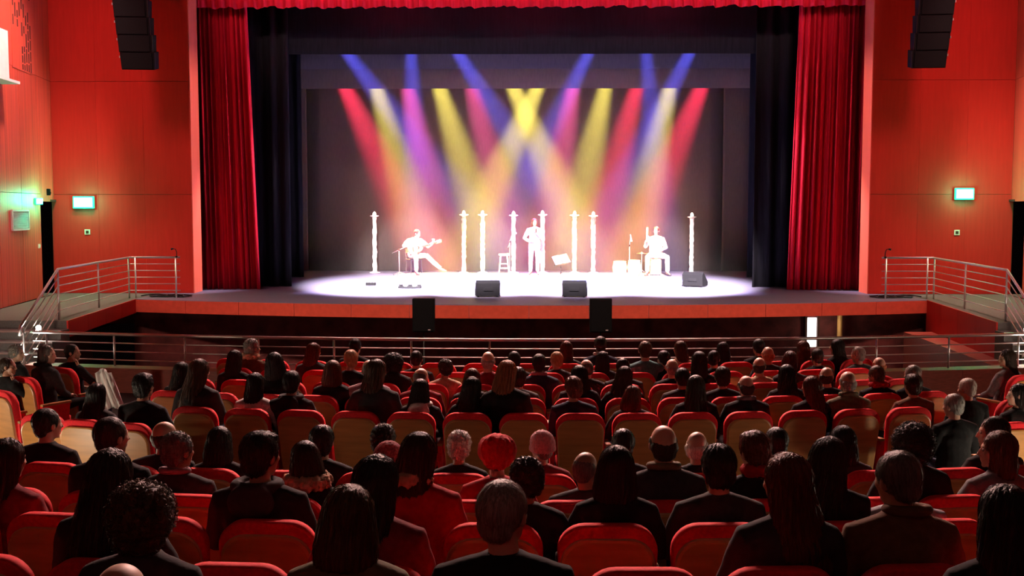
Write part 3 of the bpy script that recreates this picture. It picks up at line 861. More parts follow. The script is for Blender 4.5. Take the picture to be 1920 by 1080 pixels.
# vent grille
yv = 23.4
e = empty('vent_grille', (-wall_x(yv) + 0.02, yv, 2.80), PI / 2 + ang * 0 + R(9)); tag(e, 'pale rectangular vent grille on the left wall beside the doorway', 'vent')
W_, H_ = 1.15, 0.42
for c, sz in (((0, 0, H_ / 2), (W_, 0.04, 0.04)), ((0, 0, -H_ / 2), (W_, 0.04, 0.04)), ((W_ / 2, 0, 0), (0.04, 0.04, H_)), ((-W_ / 2, 0, 0), (0.04, 0.04, H_))):
    MB().box(c, sz).build('frame', M['white_paint'], e)
slat = MB().box((0, 0, 0), (W_ - 0.04, 0.02, 0.016), Matrix.Rotation(R(35), 3, 'X')).mesh('slat'); slat.materials.append(M['grey_metal'])
for i in range(15): share('slat', slat, e, (0, 0.0, -H_ / 2 + 0.035 + i * 0.025))
MB().box((0, 0.02, 0), (W_ - 0.04, 0.01, H_ - 0.04)).build('backing', M['grey_metal'], e)
# detector
e = empty('motion_detector', (-wall_x(25.6) + 0.03, 25.6, 3.45)); tag(e, 'small dark detector box above the left doorway', 'detector')
MB().box((0, 0, 0), (0.10, 0.07, 0.16), bevel=0.015).build('case', M['black_box'], e)
MB().ball((0.05, 0, -0.02), (0.02, 0.02, 0.025), u=10, v=6).build('lens', M['grille'], e, smooth=True)
e = empty('door_switch', (-wall_x(24.75) + 0.01, 24.75, 2.18)); tag(e, 'small pale switch beside the left doorway', 'switch')
MB().box((0, 0, 0), (0.03, 0.10, 0.10), bevel=0.006).build('plate', M['cream'], e)
MB().box((0.02, 0, 0), (0.015, 0.05, 0.05), bevel=0.003).build('rocker', M['white_paint'], e)
# white lighting box on the left wall
e = empty('lighting_box', (0, 0, 0)); tag(e, 'white box built out high on the left wall', 'box')
MB().quad_prism([(-11.06, 22.25), (-10.90, 20.2), (-10.62, 20.2), (-10.80, 22.25)], 5.72, 6.72).build('cabinet', M['white_paint'], e)
MB().quad_prism([(-11.10, 22.55), (-10.90, 20.1), (-10.50, 20.1), (-10.72, 22.55)], 5.66, 5.715).build('ledge', M['white_paint'], e)
spot('added_box_fill', (-9.6, 20.6, 6.3), (-10.75, 21.6, 6.2), 45, (0.95, 1.0, 0.98), 100, 0.6, 0.1)  # free-floating light added to brighten the white box
# acoustic slots on the left wall
e = empty('acoustic_panel', (0, 0, 0)); tag(e, 'slotted acoustic panel high on the left wall beside the white box', 'panel')
rr = random.Random(5)
pb = MB()
for q in range(9):
    yy = 23.35 + q * 0.15
    z = 6.15 if q > 3 else 7.05
    while z < 8.9:
        h = rr.choice((0.12, 0.16, 0.22, 0.3))
        if rr.random() < 0.8 and not (q < 5 and 7.5 < z < 7.75):
            pb.box((-wall_x(yy) + 0.006, yy, z + h / 2), (0.02, 0.05, h), rot=R(-9))
        z += h + 0.035
slots = pb.build('slots', M['dark_gap'], e); slots['kind'] = 'stuff'
b = MB()
ya_, yb_ = 23.25, 24.65
b.quad_prism([(-wall_x(yb_) - 0.05, yb_), (-wall_x(ya_) - 0.05, ya_), (-wall_x(ya_) + 0.012, ya_), (-wall_x(yb_) + 0.012, yb_)], 6.12, 8.95).build('panel_board', M['side_wood'], e)


# ------------------------------------------------------------------ loudspeakers
def line_array(s, px_c, side):
    e = empty('line_array'); tag(e, 'black line array loudspeaker hanging before the %s front wall' % side, 'loudspeaker', 'line arrays')
    Yd = 24.4
    x0 = at(px_c, 0, Yd).x
    z = 9.35; x = x0 - s * 0.0; tilt = 0.0; y = Yd
    prof = [(-0.38, 0.0), (0.38, 0.0), (0.36, -0.385), (-0.36, -0.385)]
    z = 9.28; y = Yd - 0.25; lx = x0 + s * 0.12
    for k in range(8):
        tilt = R(0.5 + k * 1.5)
        cab = empty('cabinet'); cab.parent = e
        cab.location = (lx, y, z); cab.rotation_euler = (tilt, 0, R(6) * -s)
        MB().prism([(p[0], p[1]) for p in prof], 'y', 0.0, 0.45).build('body', M['black_box'], cab)
        MB().box((0, -0.012, -0.19), (0.66, 0.02, 0.355), bevel=0.004).build('grille', M['grille'], cab)
        MB().box((s * 0.385, -0.005, -0.10), (0.014, 0.03, 0.05)).build('rigging_link', M['steel'], cab)
        MB().box((-s * 0.385, 0.0, -0.19), (0.014, 0.03, 0.38)).build('rigging_rail', M['black_metal'], cab)
        z -= 0.387 * math.cos(tilt); y += 0.387 * math.sin(tilt); lx -= s * 0.025
    # wide cabinet flown behind at the outer side
    MB().prism([(0.0, 8.10), (s * 0.70, 8.42), (s * 0.70, 9.4), (0.0, 9.4)] if s > 0 else [(0.0, 8.10), (0.0, 9.4), (s * 0.70, 9.4), (s * 0.70, 8.42)], 'y', 0, 0.6).build('side_cabinet', M['black_box'], e).location = (x0 + s * 0.30, Yd + 0.1, 0)
    for dx in (-0.3, 0.3):
        MB().tube([(x0 + dx, Yd + 0.2, 9.3), (x0 + dx, Yd + 0.2, 11.0)], 0.012, 6).build('hanging_chain', M['steel'], e)
    return e


line_array(-1, 250, 'left')
line_array(1, 1751, 'right')


def pit_speaker(px, label):
    x = at(px, 600, 21.5).x
    e = empty('loudspeaker_on_stand', (x, 21.5, -1.6)); tag(e, label, 'loudspeaker', 'pit loudspeakers')
    MB().prism([(-0.22, 2.17), (0.22, 2.17), (0.22, 2.84), (-0.22, 2.84)], 'y', -0.2, 0.02).build('cabinet', M['black_box'], e)
    MB().box((0, -0.21, 2.505), (0.40, 0.02, 0.63), bevel=0.006).build('grille', M['grille'], e)
    MB().box((0.12, -0.222, 2.22), (0.05, 0.006, 0.02)).build('badge', M['grey_metal'], e)
    MB().tube([(0, -0.1, 0.25), (0, -0.1, 2.18)], 0.019, 8).build('pole', M['black_metal'], e, smooth=True)
    MB().lathe([(0.035, 0.78), (0.035, 0.88)], (0, -0.1, 0), 10).build('collar', M['black_metal'], e)
    for k in range(3):
        a = k * 2 * PI / 3 + 0.5
        MB().tube([(0, -0.1, 0.85), (0.55 * math.cos(a), -0.1 + 0.55 * math.sin(a), 0.06)], 0.013, 6).build('leg', M['black_metal'], e)


pit_speaker(795.5, 'black loudspeaker on a pole in the pit left of centre')
pit_speaker(1125.5, 'black loudspeaker on a pole in the pit right of centre')


def wedge(px, py, Yd, rz, label):
    p = at(px, py, Yd)
    e = empty('stage_monitor', (p.x, Yd, ZS), rz); tag(e, label, 'monitor', 'stage monitors')
    # audience sees the rear: low back, sloping baffle toward the players (+y)
    MB().prism([(-0.20, 0.03), (0.22, 0.03), (0.24, 0.12), (-0.12, 0.40), (-0.22, 0.33)], 'x', -0.28, 0.28).build('cabinet', M['black_box'], e)
    MB().box((0, 0.065, 0.262), (0.50, 0.012, 0.40), Matrix.Rotation(R(-38), 3, 'X') @ Matrix.Rotation(R(90), 3, 'X'), bevel=0.003).build('grille', M['grille'], e)
    MB().box((0, -0.225, 0.20), (0.22, 0.012, 0.09)).build('connector_plate', M['grille'], e)
    for sx in (-0.23, 0.23): MB().box((sx, 0, 0.016), (0.05, 0.3, 0.03)).build('foot', M['black_metal'], e)


wedge(914, 546, 25.2, R(8), 'black stage monitor left of centre at the front of the stage')
wedge(1078, 546, 25.2, R(-8), 'black stage monitor right of centre at the front of the stage')
wedge(1303, 527, 28.6, R(-28), 'black stage monitor at the right before the last white pole')

# ------------------------------------------------------------------ lit doorway in the pit
e = empty('door_3'); struct(e, 'narrow brightly lit doorway in the pit wall at the right', 'door')
p0 = at(1513, 596, 24.82); p1 = at(1530, 652, 24.82)
MB().box(((p0.x + p1.x) / 2, 24.835, (p0.z + p1.z) / 2), (p1.x - p0.x, 0.02, p0.z - p1.z)).build('lit_opening', M['doorway_light'], e)
for xx in (p0.x - 0.03, p1.x + 0.03): MB().box((xx, 24.80, (p0.z + p1.z) / 2), (0.05, 0.10, p0.z - p1.z + 0.1)).build('frame', M['dark_gap'], e)
q = at(1575, 600, 24.6)
c_ = MB().lathe([(0.06, -1.6), (0.06, 0.68)], (q.x, 24.6, 0), 14).build('pillar', mat('ochre_pillar', (0.55, 0.30, 0.10), 0.6, var=0.1)); tag(c_, 'slim ochre pillar beside the lit pit doorway', 'pillar')
point('pit_doorway_light', (p1.x + 0.15, 24.3, 0.35), 6, (1.0, 0.85, 0.6), 0.1)

# ------------------------------------------------------------------ white wrapped poles with candle tops
rr = random.Random(11)
names = ['leftmost white wrapped pole, left of the guitarist', 'white wrapped pole right of the guitarist, left one of a pair', 'white wrapped pole right of the guitarist, right one of a pair',
         'white wrapped pole behind the stool', 'white wrapped pole just behind the standing singer', 'white wrapped pole right of the music stand, left one of a pair',
         'white wrapped pole right of the music stand, right one of a pair', 'rightmost white wrapped pole beside a stage monitor']
for (px, ytop), lab in zip(((703, 397), (870, 395), (905, 395), (963, 396), (1017, 395), (1077, 396), (1112, 397), (1296, 399)), names):
    Yd = 34.7
    x = at(px, 510, Yd).x
    ht = at(px, ytop, Yd).z - ZS
    e = empty('candle_pole', (x, Yd, ZS)); tag(e, lab, 'pole', 'white candle poles')
    MB().lathe([(0.17, 0.0), (0.17, 0.02), (0.07, 0.05), (0.05, 0.09)], n=14).build('base', M['white_wrap'], e, smooth=True)
    pts = [(rr.uniform(-0.008, 0.008), rr.uniform(-0.008, 0.008), 0.05 + (ht - 0.25) * i / 22) for i in range(23)]
    MB().tube(pts, [0.068 + rr.uniform(-0.010, 0.012) for _ in pts], 10).build('wrapped_shaft', M['white_wrap'], e, smooth=True)
    MB().lathe([(0.05, ht - 0.22), (0.08, ht - 0.17), (0.15, ht - 0.14), (0.145, ht - 0.125), (0.06, ht - 0.11)], n=14).build('drip_tray', M['white_wrap'], e, smooth=True)
    MB().lathe([(0.045, ht - 0.12), (0.05, ht - 0.07), (0.03, ht - 0.02), (0.008, ht)], n=12).build('candle', M['bulb'], e, smooth=True)


# ------------------------------------------------------------------ stands, stool, instruments
def mic_stand(x, y, hgt, boom, tilt_dir, label, mic_len=0.16):
    e = empty('microphone_stand', (x, y, ZS)); tag(e, label, 'microphone stand', 'microphone stands')
    for k in range(3):
        a = k * 2 * PI / 3 + 0.4
        MB().tube([(0, 0, 0.10), (0.28 * math.cos(a), 0.28 * math.sin(a), 0.012)], 0.011, 6).build('leg', M['steel'], e)
    MB().tube([(0, 0, 0.08), (0, 0, hgt)], 0.013, 8).build('pole', M['steel'], e, smooth=True)
    MB().ball((0, 0, hgt), 0.032, u=10, v=8).build('clutch', M['black_metal'], e, smooth=True)
    a0 = Vector(tilt_dir).normalized()
    p0 = Vector((0, 0, hgt)) - a0 * boom * 0.45; p1 = Vector((0, 0, hgt)) + a0 * boom
    MB().tube([p0, p1], 0.010, 8).build('boom', M['steel'], e, smooth=True)
    m0 = p1; m1 = p1 + Vector((a0.x, a0.y - 0.2, -abs(a0.z) * 0.6)).normalized() * mic_len
    mic = MB().tube([m0 - (m1 - m0) * 0.3, m1], [0.016, 0.022], 8).build('microphone', M['white_paint'], e, smooth=True)
    MB().ball(m1, 0.032, u=10, v=8).build('mic_grille', M['steel'], mic, smooth=True)
    return e


xs_ = lambda px, Yd: (px - 992) / F * Yd
mic_stand(xs_(956, 33.6), 33.6, 1.05, 0.42, (0.28, 0, 0.9), 'microphone stand with raised boom beside the stool')
mic_stand(xs_(1180, 33.0), 33.0, 0.95, 0.30, (0.1, 0, 1.0), 'microphone stand with bent boom left of the drummer')
mic_stand(xs_(748, 33.4), 33.4, 0.80, 0.55, (0.75, 0.2, 0.35), 'low microphone stand reaching towards the guitar')

e = empty('stool', (xs_(945, 33.8), 33.8, ZS)); tag(e, 'wooden stool beside the microphone stand on stage', 'stool')
wl = mat('pale_stool_wood', (0.75, 0.58, 0.42), 0.5, var=0.1)
MB().lathe([(0.16, 0.60), (0.17, 0.62), (0.17, 0.65), (0.15, 0.665)], n=20).build('seat', wl, e, smooth=True)
for sx in (-1, 1):
    for sy in (-1, 1):
        MB().tube([(sx * 0.10, sy * 0.10, 0.60), (sx * 0.16, sy * 0.16, 0.0)], [0.022, 0.018], 8).build('leg', wl, e, smooth=True)
for z in (0.2, 0.34):
    k = 0.16 - 0.06 * z / 0.6
    for a_, b_ in (((k, k), (-k, k)), ((-k, k), (-k, -k)), ((-k, -k), (k, -k)), ((k, -k), (k, k))):
        MB().tube([(*a_, z), (*b_, z)], 0.010, 6).build('stretcher', wl, e)

e = empty('music_stand', (xs_(1052, 33.0), 33.0, ZS)); tag(e, 'tilted music stand with sheets right of the singer', 'music stand')
M['sheet'] = mat('lilac_sheet_paper', (0.24, 0.16, 0.26), 0.8)
rot = Matrix.Rotation(R(14), 3, 'Z') @ Matrix.Rotation(R(-40), 3, 'X') @ Matrix.Rotation(R(-14), 3, 'Y')
MB().box((0, 0, 0.52), (0.52, 0.012, 0.34), rot, bevel=0.004).build('desk', mat('lilac_stand_desk', (0.10, 0.07, 0.13), 0.5), e)
MB().box((0, -0.10, 0.37), (0.52, 0.06, 0.012), rot).build('lip', M['black_metal'], e)
for sx in (-0.12, 0.12): MB().box((sx, -0.012, 0.53), (0.21, 0.004, 0.28), rot).build('sheet', M['sheet'], e)
MB().tube([(0, 0.02, 0.06), (0, 0.02, 0.5)], 0.012, 8).build('pole', M['black_metal'], e)
MB().ball((0, 0.02, 0.26), 0.025, u=10, v=6).build('clutch', M['black_metal'], e)
for k in range(3):
    a = k * 2 * PI / 3 + 0.2
    MB().tube([(0, 0.02, 0.12), (0.24 * math.cos(a), 0.02 + 0.24 * math.sin(a), 0.01)], 0.009, 6).build('leg', M['black_metal'], e)

# effects pedals on the floor before the guitarist
e = empty('pedal_board', (xs_(768, 27.9), 27.9, ZS)); tag(e, 'dark pedal board on the stage floor before the guitarist', 'pedal board')
MB().box((0, 0, 0.03), (0.60, 0.24, 0.05), bevel=0.008).build('tray', M['black_box'], e)
for k in range(5):
    pd = MB().box((-0.24 + 0.12 * k, 0, 0.075), (0.08, 0.13, 0.045), bevel=0.006).build('pedal', M['grey_metal'] if k % 2 else M['black_box'], e)
    MB().lathe([(0.012, 0.098), (0.012, 0.112)], (-0.24 + 0.12 * k, -0.03, 0), 8).build('switch', M['steel'], pd)
e = empty('stage_box', (xs_(694, 28.9), 28.9, ZS)); tag(e, 'small dark cable box on the stage floor at the left', 'cable box')
MB().box((0, 0, 0.04), (0.26, 0.16, 0.08), bevel=0.01).build('case', M['black_box'], e)
for k in range(3): MB().lathe([(0.018, 0.08), (0.018, 0.09)], (-0.08 + 0.08 * k, 0, 0), 8).build('socket', M['steel'], e)

# drums before the percussionist
skin = mat('drum_skin', (0.85, 0.80, 0.72), 0.6, var=0.05)
for px, Yd, r, h, lab in ((1162, 33.1, 0.20, 0.46, 'round-bellied pale hand drum, the left one of two'), (1189, 33.0, 0.19, 0.50, 'round-bellied pale hand drum, the right one of two')):
    e = empty('hand_drum', (xs_(px, Yd), Yd, ZS)); tag(e, lab, 'drum', 'hand drums')
    MB().lathe([(r * 0.6, 0.0), (r * 0.75, 0.04), (r * 1.05, h * 0.3), (r * 1.12, h * 0.6), (r * 0.95, h - 0.02)], n=20).build('shell', mat('pale_drum_shell', (0.8, 0.62, 0.42), 0.4, var=0.1), e, smooth=True)
    MB().lathe([(r * 0.97, h - 0.05), (r * 1.0, h - 0.03), (r * 0.98, h - 0.005)], n=20).build('hoop', M['steel'], e, smooth=True)
    MB().lathe([(r * 0.93, h - 0.01), (r * 0.90, h + 0.004)], n=20).build('drum_head', skin, e)
e = empty('cymbal_stand', (xs_(1203, 33.5), 33.5, ZS)); tag(e, 'flat brass cymbal on a stand left of the drummer', 'cymbal')
MB().lathe([(0.17, 0.685), (0.10, 0.70), (0.03, 0.72), (0.012, 0.725)], n=20).build('cymbal', mat('brass', (0.8, 0.6, 0.3), 0.3, 1.0), e, smooth=True)
MB().tube([(0, 0, 0.05), (0, 0, 0.74)], 0.011, 6).build('pole', M['steel'], e)
for k in range(3):
    a = k * 2 * PI / 3
    MB().tube([(0, 0, 0.18), (0.2 * math.cos(a), 0.2 * math.sin(a), 0.01)], 0.009, 6).build('leg', M['steel'], e)


# ------------------------------------------------------------------ seats
def rounded(w_top, w_bot, z0, z1, rt, rb, n=7):
    """outline of a seat back: counter-clockwise x,z points"""
    pts = []
    for cx, cz, r, a0, w in ((1, 1, rt, 0, w_top), (-1, 1, rt, 90, w_top), (-1, -1, rb, 180, w_bot), (1, -1, rb, 270, w_bot)):
        x = cx * (w / 2 - r); z = (z1 - r) if cz > 0 else (z0 + r)
        for i in range(n + 1):
            a = R(a0 + 90 * i / n)
            pts.append((x + r * math.cos(a), z + r * math.sin(a)))
    return pts


LEAN = -0.16
SH = 0.95
m_cush = MB().pillow(rounded(0.495, 0.455, 0.40, SH, 0.135, 0.05), [(-0.100, 0.012), (-0.092, 0.0), (-0.03, 0.0), (-0.005, 0.02), (0.008, 0.07)], LEAN).mesh('backrest', True)
m_edge = MB().pillow(rounded(0.468, 0.43, 0.26, SH - 0.062, 0.13, 0.05), [(-0.118, 0.004), (-0.108, 0.0), (-0.09, 0.0)], LEAN).mesh('shell_edge', False)
m_shell = MB().pillow(rounded(0.460, 0.422, 0.265, SH - 0.067, 0.128, 0.05), [(-0.128, 0.012), (-0.122, 0.0), (-0.11, 0.0)], LEAN).mesh('back_shell', False)
b = MB(); b.pillow([(p[0], p[1]) for p in rounded(0.46, 0.46, -0.23, 0.23, 0.06, 0.06)], [(-0.06, 0.03), (-0.04, 0.0), (0.02, 0.0), (0.045, 0.04)])
for v in b.bm.verts: v.co = Vector((v.co.x, v.co.z + 0.05, 0.40 + v.co.y))
m_seat = b.mesh('seat_cushion', True)
b = MB(); b.pillow(rounded(0.44, 0.44, -0.21, 0.21, 0.06, 0.06), [(-0.02, 0.03), (0.0, 0.0)])
for v in b.bm.verts: v.co = Vector((v.co.x, v.co.z + 0.05, 0.335 + v.co.y))
m_under = b.mesh('seat_shell', False)
m_arm = MB().box((0, 0.02, 0.615), (0.055, 0.40, 0.03), bevel=0.008).mesh('armrest')
m_side = MB().prism([(-0.15, 0.02), (0.12, 0.02), (0.20, 0.60), (-0.18, 0.60)], 'x', -0.022, 0.022).mesh('side_panel')
m_leg = MB().box((0, 0.02, 0.17), (0.05, 0.07, 0.34)).box((0, 0.02, 0.01), (0.30, 0.22, 0.02)).mesh('pedestal')
for me, mm in ((m_cush, 'seat_red'), (m_edge, 'seat_edge'), (m_shell, 'seat_wood'), (m_seat, 'seat_red'), (m_under, 'seat_wood'), (m_arm, 'seat_wood'), (m_side, 'seat_red'), (m_leg, 'seat_metal')):
    me.materials.append(M[mm])
SEATS = []
ORD = ['first', 'second', 'third', 'fourth', 'fifth', 'sixth', 'seventh', 'eighth', 'ninth', 'tenth', 'eleventh', 'twelfth', 'thirteenth', 'fourteenth', 'fifteenth', 'sixteenth', 'seventeenth', 'eighteenth']
ROW_WORDS = {'f1': 'the front row', 'f2': 'the second row', 'f3': 'the third row', 'f4': 'the fourth row', 'f5': 'the last row before the cross aisle',
             'r1': 'the first row behind the cross aisle', 'r2': 'the second row behind the cross aisle', 'r3': 'the third row behind the cross aisle',
             'r4': 'the fourth row behind the cross aisle', 'r5': 'the nearest row', 'r6': 'the row below the camera'}


def facing(x, y): return math.atan2(x, 27.0 - y)     # turn towards the stage


def seat(x, y, z, rz, label, group, last=False):
    e = empty('theatre_seat', (x, y, z), rz); tag(e, label, 'seat', group)
    share('backrest', m_cush, e); share('shell_edge', m_edge, e); share('back_shell', m_shell, e)
    share('seat_cushion', m_seat, e); share('seat_shell', m_under, e); share('pedestal', m_leg, e)
    for sx in ((-1, 1) if last else (-1,)):
        share('armrest', m_arm, e, (sx * 0.28, 0, 0)); share('side_panel', m_side, e, (sx * 0.28, 0, 0))
    SEATS.append((x, y, z)); return e


ROWSEATS = {}


def seat_row(row, xs, words):
    D = ROW_D[row]
    keep = [x for x in xs if -70 < 992 + x / (D + sag(x)) * F < 1990]
    ROWSEATS[row] = keep
    for i, x in enumerate(keep):
        seat(x, D + sag(x), ROW_Z[row], facing(x, D), 'wooden-backed red seat, %s from left in %s' % (ORD[i], words), 'seats in ' + words, i == len(keep) - 1)


PITCHX = 0.56
for row, off, k0, k1 in (('f1', -0.07, -7, 8), ('f2', 0.2, -7, 7), ('f3', -0.05, -7, 8), ('f4', -0.06, -7, 8), ('f5', -0.05, -6, 7),
                         ('r1', 0.08, -7, 7), ('r2', 0.25, -6, 5), ('r3', 0.386, -6, 5), ('r4', 0.466, -5, 4)):
    seat_row(row, [off + PITCHX * k for k in range(k0, k1 + 1)], ROW_WORDS[row])
# nearest rows: only the seats that are taken
seat_row('r5', [-1.30, -0.63, -0.08, 1.60], ROW_WORDS['r5'])
seat_row('r6', [-1.05], ROW_WORDS['r6'])
# side blocks: seats at an angle beyond the aisles
side = [(4.28, 10.36, 'seat_a'), (3.77, 10.2, 'seat_b'), (4.78, 10.60, 'seat_c'), (5.9, 13.7, 'd'), (6.03, 12.95, 'e'), (5.8, 11.95, 'f')]
SIDE_WORDS = {'seat_a': 'middle red seat with sunlit cream back in the %s side row by the cross aisle', 'seat_b': 'inner red seat with cream back in the %s side row by the cross aisle',
              'seat_c': 'outer red seat with cream back in the %s side row by the cross aisle', 'd': 'red seat with yellow lit back, nearest the stage in the %s side block',
              'e': 'red seat with yellow lit back, middle one in the %s side block', 'f': 'red seat turned inwards, rearmost of three in the %s side block'}
for s, wd in ((-1, 'left'), (1, 'right')):
    for x, y, k in side:
        if s > 0 and k in ('seat_b',): continue
        if s > 0 and k == 'seat_a': x = 4.55
        if s > 0 and k == 'seat_c': continue
        if s > 0 and k == 'e': x, y = 5.1, 11.6
        if s > 0 and k == 'd': x, y = 5.98, 13.3
        if s > 0 and k == 'f': continue
        rz = -s * R({'d': 26, 'e': 30, 'f': 34}.get(k, 16))
        seat(s * x, y, ZF, -rz if False else (R({'d': 30, 'e': 32, 'f': 36}.get(k, 14)) * (1 if s > 0 else -1)), (SIDE_WORDS[k] % wd).replace('sunlit ', ''), 'seats in the %s side block' % wd, True)


# ------------------------------------------------------------------ people
def hair_mat(name, col, rough=0.5):
    return mat(name, col, rough, var=0.45, scale=14, stretch=(9, 9, 0.8), bump=0.5, spec=0.35)


HC = {'black': hair_mat('black_hair', (0.012, 0.009, 0.008)), 'dark': hair_mat('dark_brown_hair', (0.030, 0.016, 0.010)), 'brown': hair_mat('brown_hair', (0.085, 0.040, 0.020)),
      'auburn': hair_mat('auburn_hair', (0.115, 0.025, 0.012)), 'grey': hair_mat('grey_hair', (0.26, 0.24, 0.22)), 'white': hair_mat('white_hair', (0.62, 0.56, 0.50)),
      'blond': hair_mat('blond_hair', (0.42, 0.24, 0.11)), 'ginger': hair_mat('ginger_hair', (0.30, 0.10, 0.035)),
      'salt': hair_mat('salt_and_pepper_hair', (0.12, 0.105, 0.095)), 'redhat': mat('red_wool_hat', (0.62, 0.012, 0.018), 0.9, var=0.2, scale=40, bump=0.3),
      'pinkhat': mat('pink_knit_hat', (0.55, 0.28, 0.30), 0.9, var=0.2, scale=60, bump=0.4), 'rosehat': mat('rose_speckled_hat', (0.36, 0.10, 0.11), 0.9, var=0.5, scale=70, bump=0.4)}
def cloth(name, col): return mat(name + '_cloth', col, 0.9, var=0.2, scale=30, bump=0.25, spec=0.2)


CC = {'black': cloth('black', (0.012, 0.011, 0.012)), 'charcoal': cloth('charcoal', (0.035, 0.032, 0.034)), 'navy': cloth('navy', (0.018, 0.022, 0.045)), 'brown': cloth('brown', (0.13, 0.060, 0.030)),
      'olive': cloth('olive', (0.13, 0.105, 0.060)), 'grey': cloth('grey', (0.17, 0.155, 0.16)), 'mauve': cloth('mauve', (0.26, 0.16, 0.18)), 'white': cloth('white', (0.66, 0.60, 0.57)),
      'beige': cloth('beige', (0.46, 0.31, 0.21)), 'red': cloth('red', (0.40, 0.010, 0.018)), 'wine': cloth('wine', (0.20, 0.014, 0.022)), 'teal': cloth('teal', (0.08, 0.17, 0.18)), 'pale': cloth('pale_grey', (0.42, 0.42, 0.46)),
      'jeans': cloth('denim', (0.035, 0.05, 0.09)), 'stagewhite': cloth('pale_stage', (0.74, 0.70, 0.72))}
SK = [mat('light_skin', (0.56, 0.33, 0.24), 0.5, var=0.06, scale=12), mat('tan_skin', (0.42, 0.22, 0.145), 0.5, var=0.06, scale=12)]
M['shoe'] = mat('dark_shoe_leather', (0.03, 0.02, 0.016), 0.4)


def person(loc, rz, scale, fig, hair, hcol, tcol, label, group, extra=None, ecol=None, trousers='charcoal', eyes=False, skin=0):
    f = FIG[fig]
    e = empty('person', loc, rz); e.scale = (scale,) * 3
    tag(e, label, 'person', group)
    share('body', f['body'], e, material=SK[skin])
    hat = hair in ('beret', 'knit')
    if hair:
        h = share('hat' if hat else 'hair', HAIR[hair], e, material=HC[hcol]); h.matrix_local = f['H']
        if hat:
            h2 = share('hair', HAIR['thin'], e, material=HC['salt']); h2.matrix_local = f['H']
    share({'black': 'coat', 'charcoal': 'jacket'}.get(tcol, 'top'), f['top'], e, material=CC[tcol])
    share('trousers', f['trousers'], e, material=CC[trousers])
    for s_ in f['shoe']: share('shoe', s_, e, material=M['shoe'])
    if extra: share({'fur': 'fur_collar'}.get(extra, extra), EXTRA[extra], e, material=CC[ecol])
    if eyes:
        for s_ in (-1, 1):
            ey = share('eye', EYE, e); ey.matrix_local = f['H'] @ Matrix.Translation((s_ * 0.032, 0.0755, 0.003))
    return e


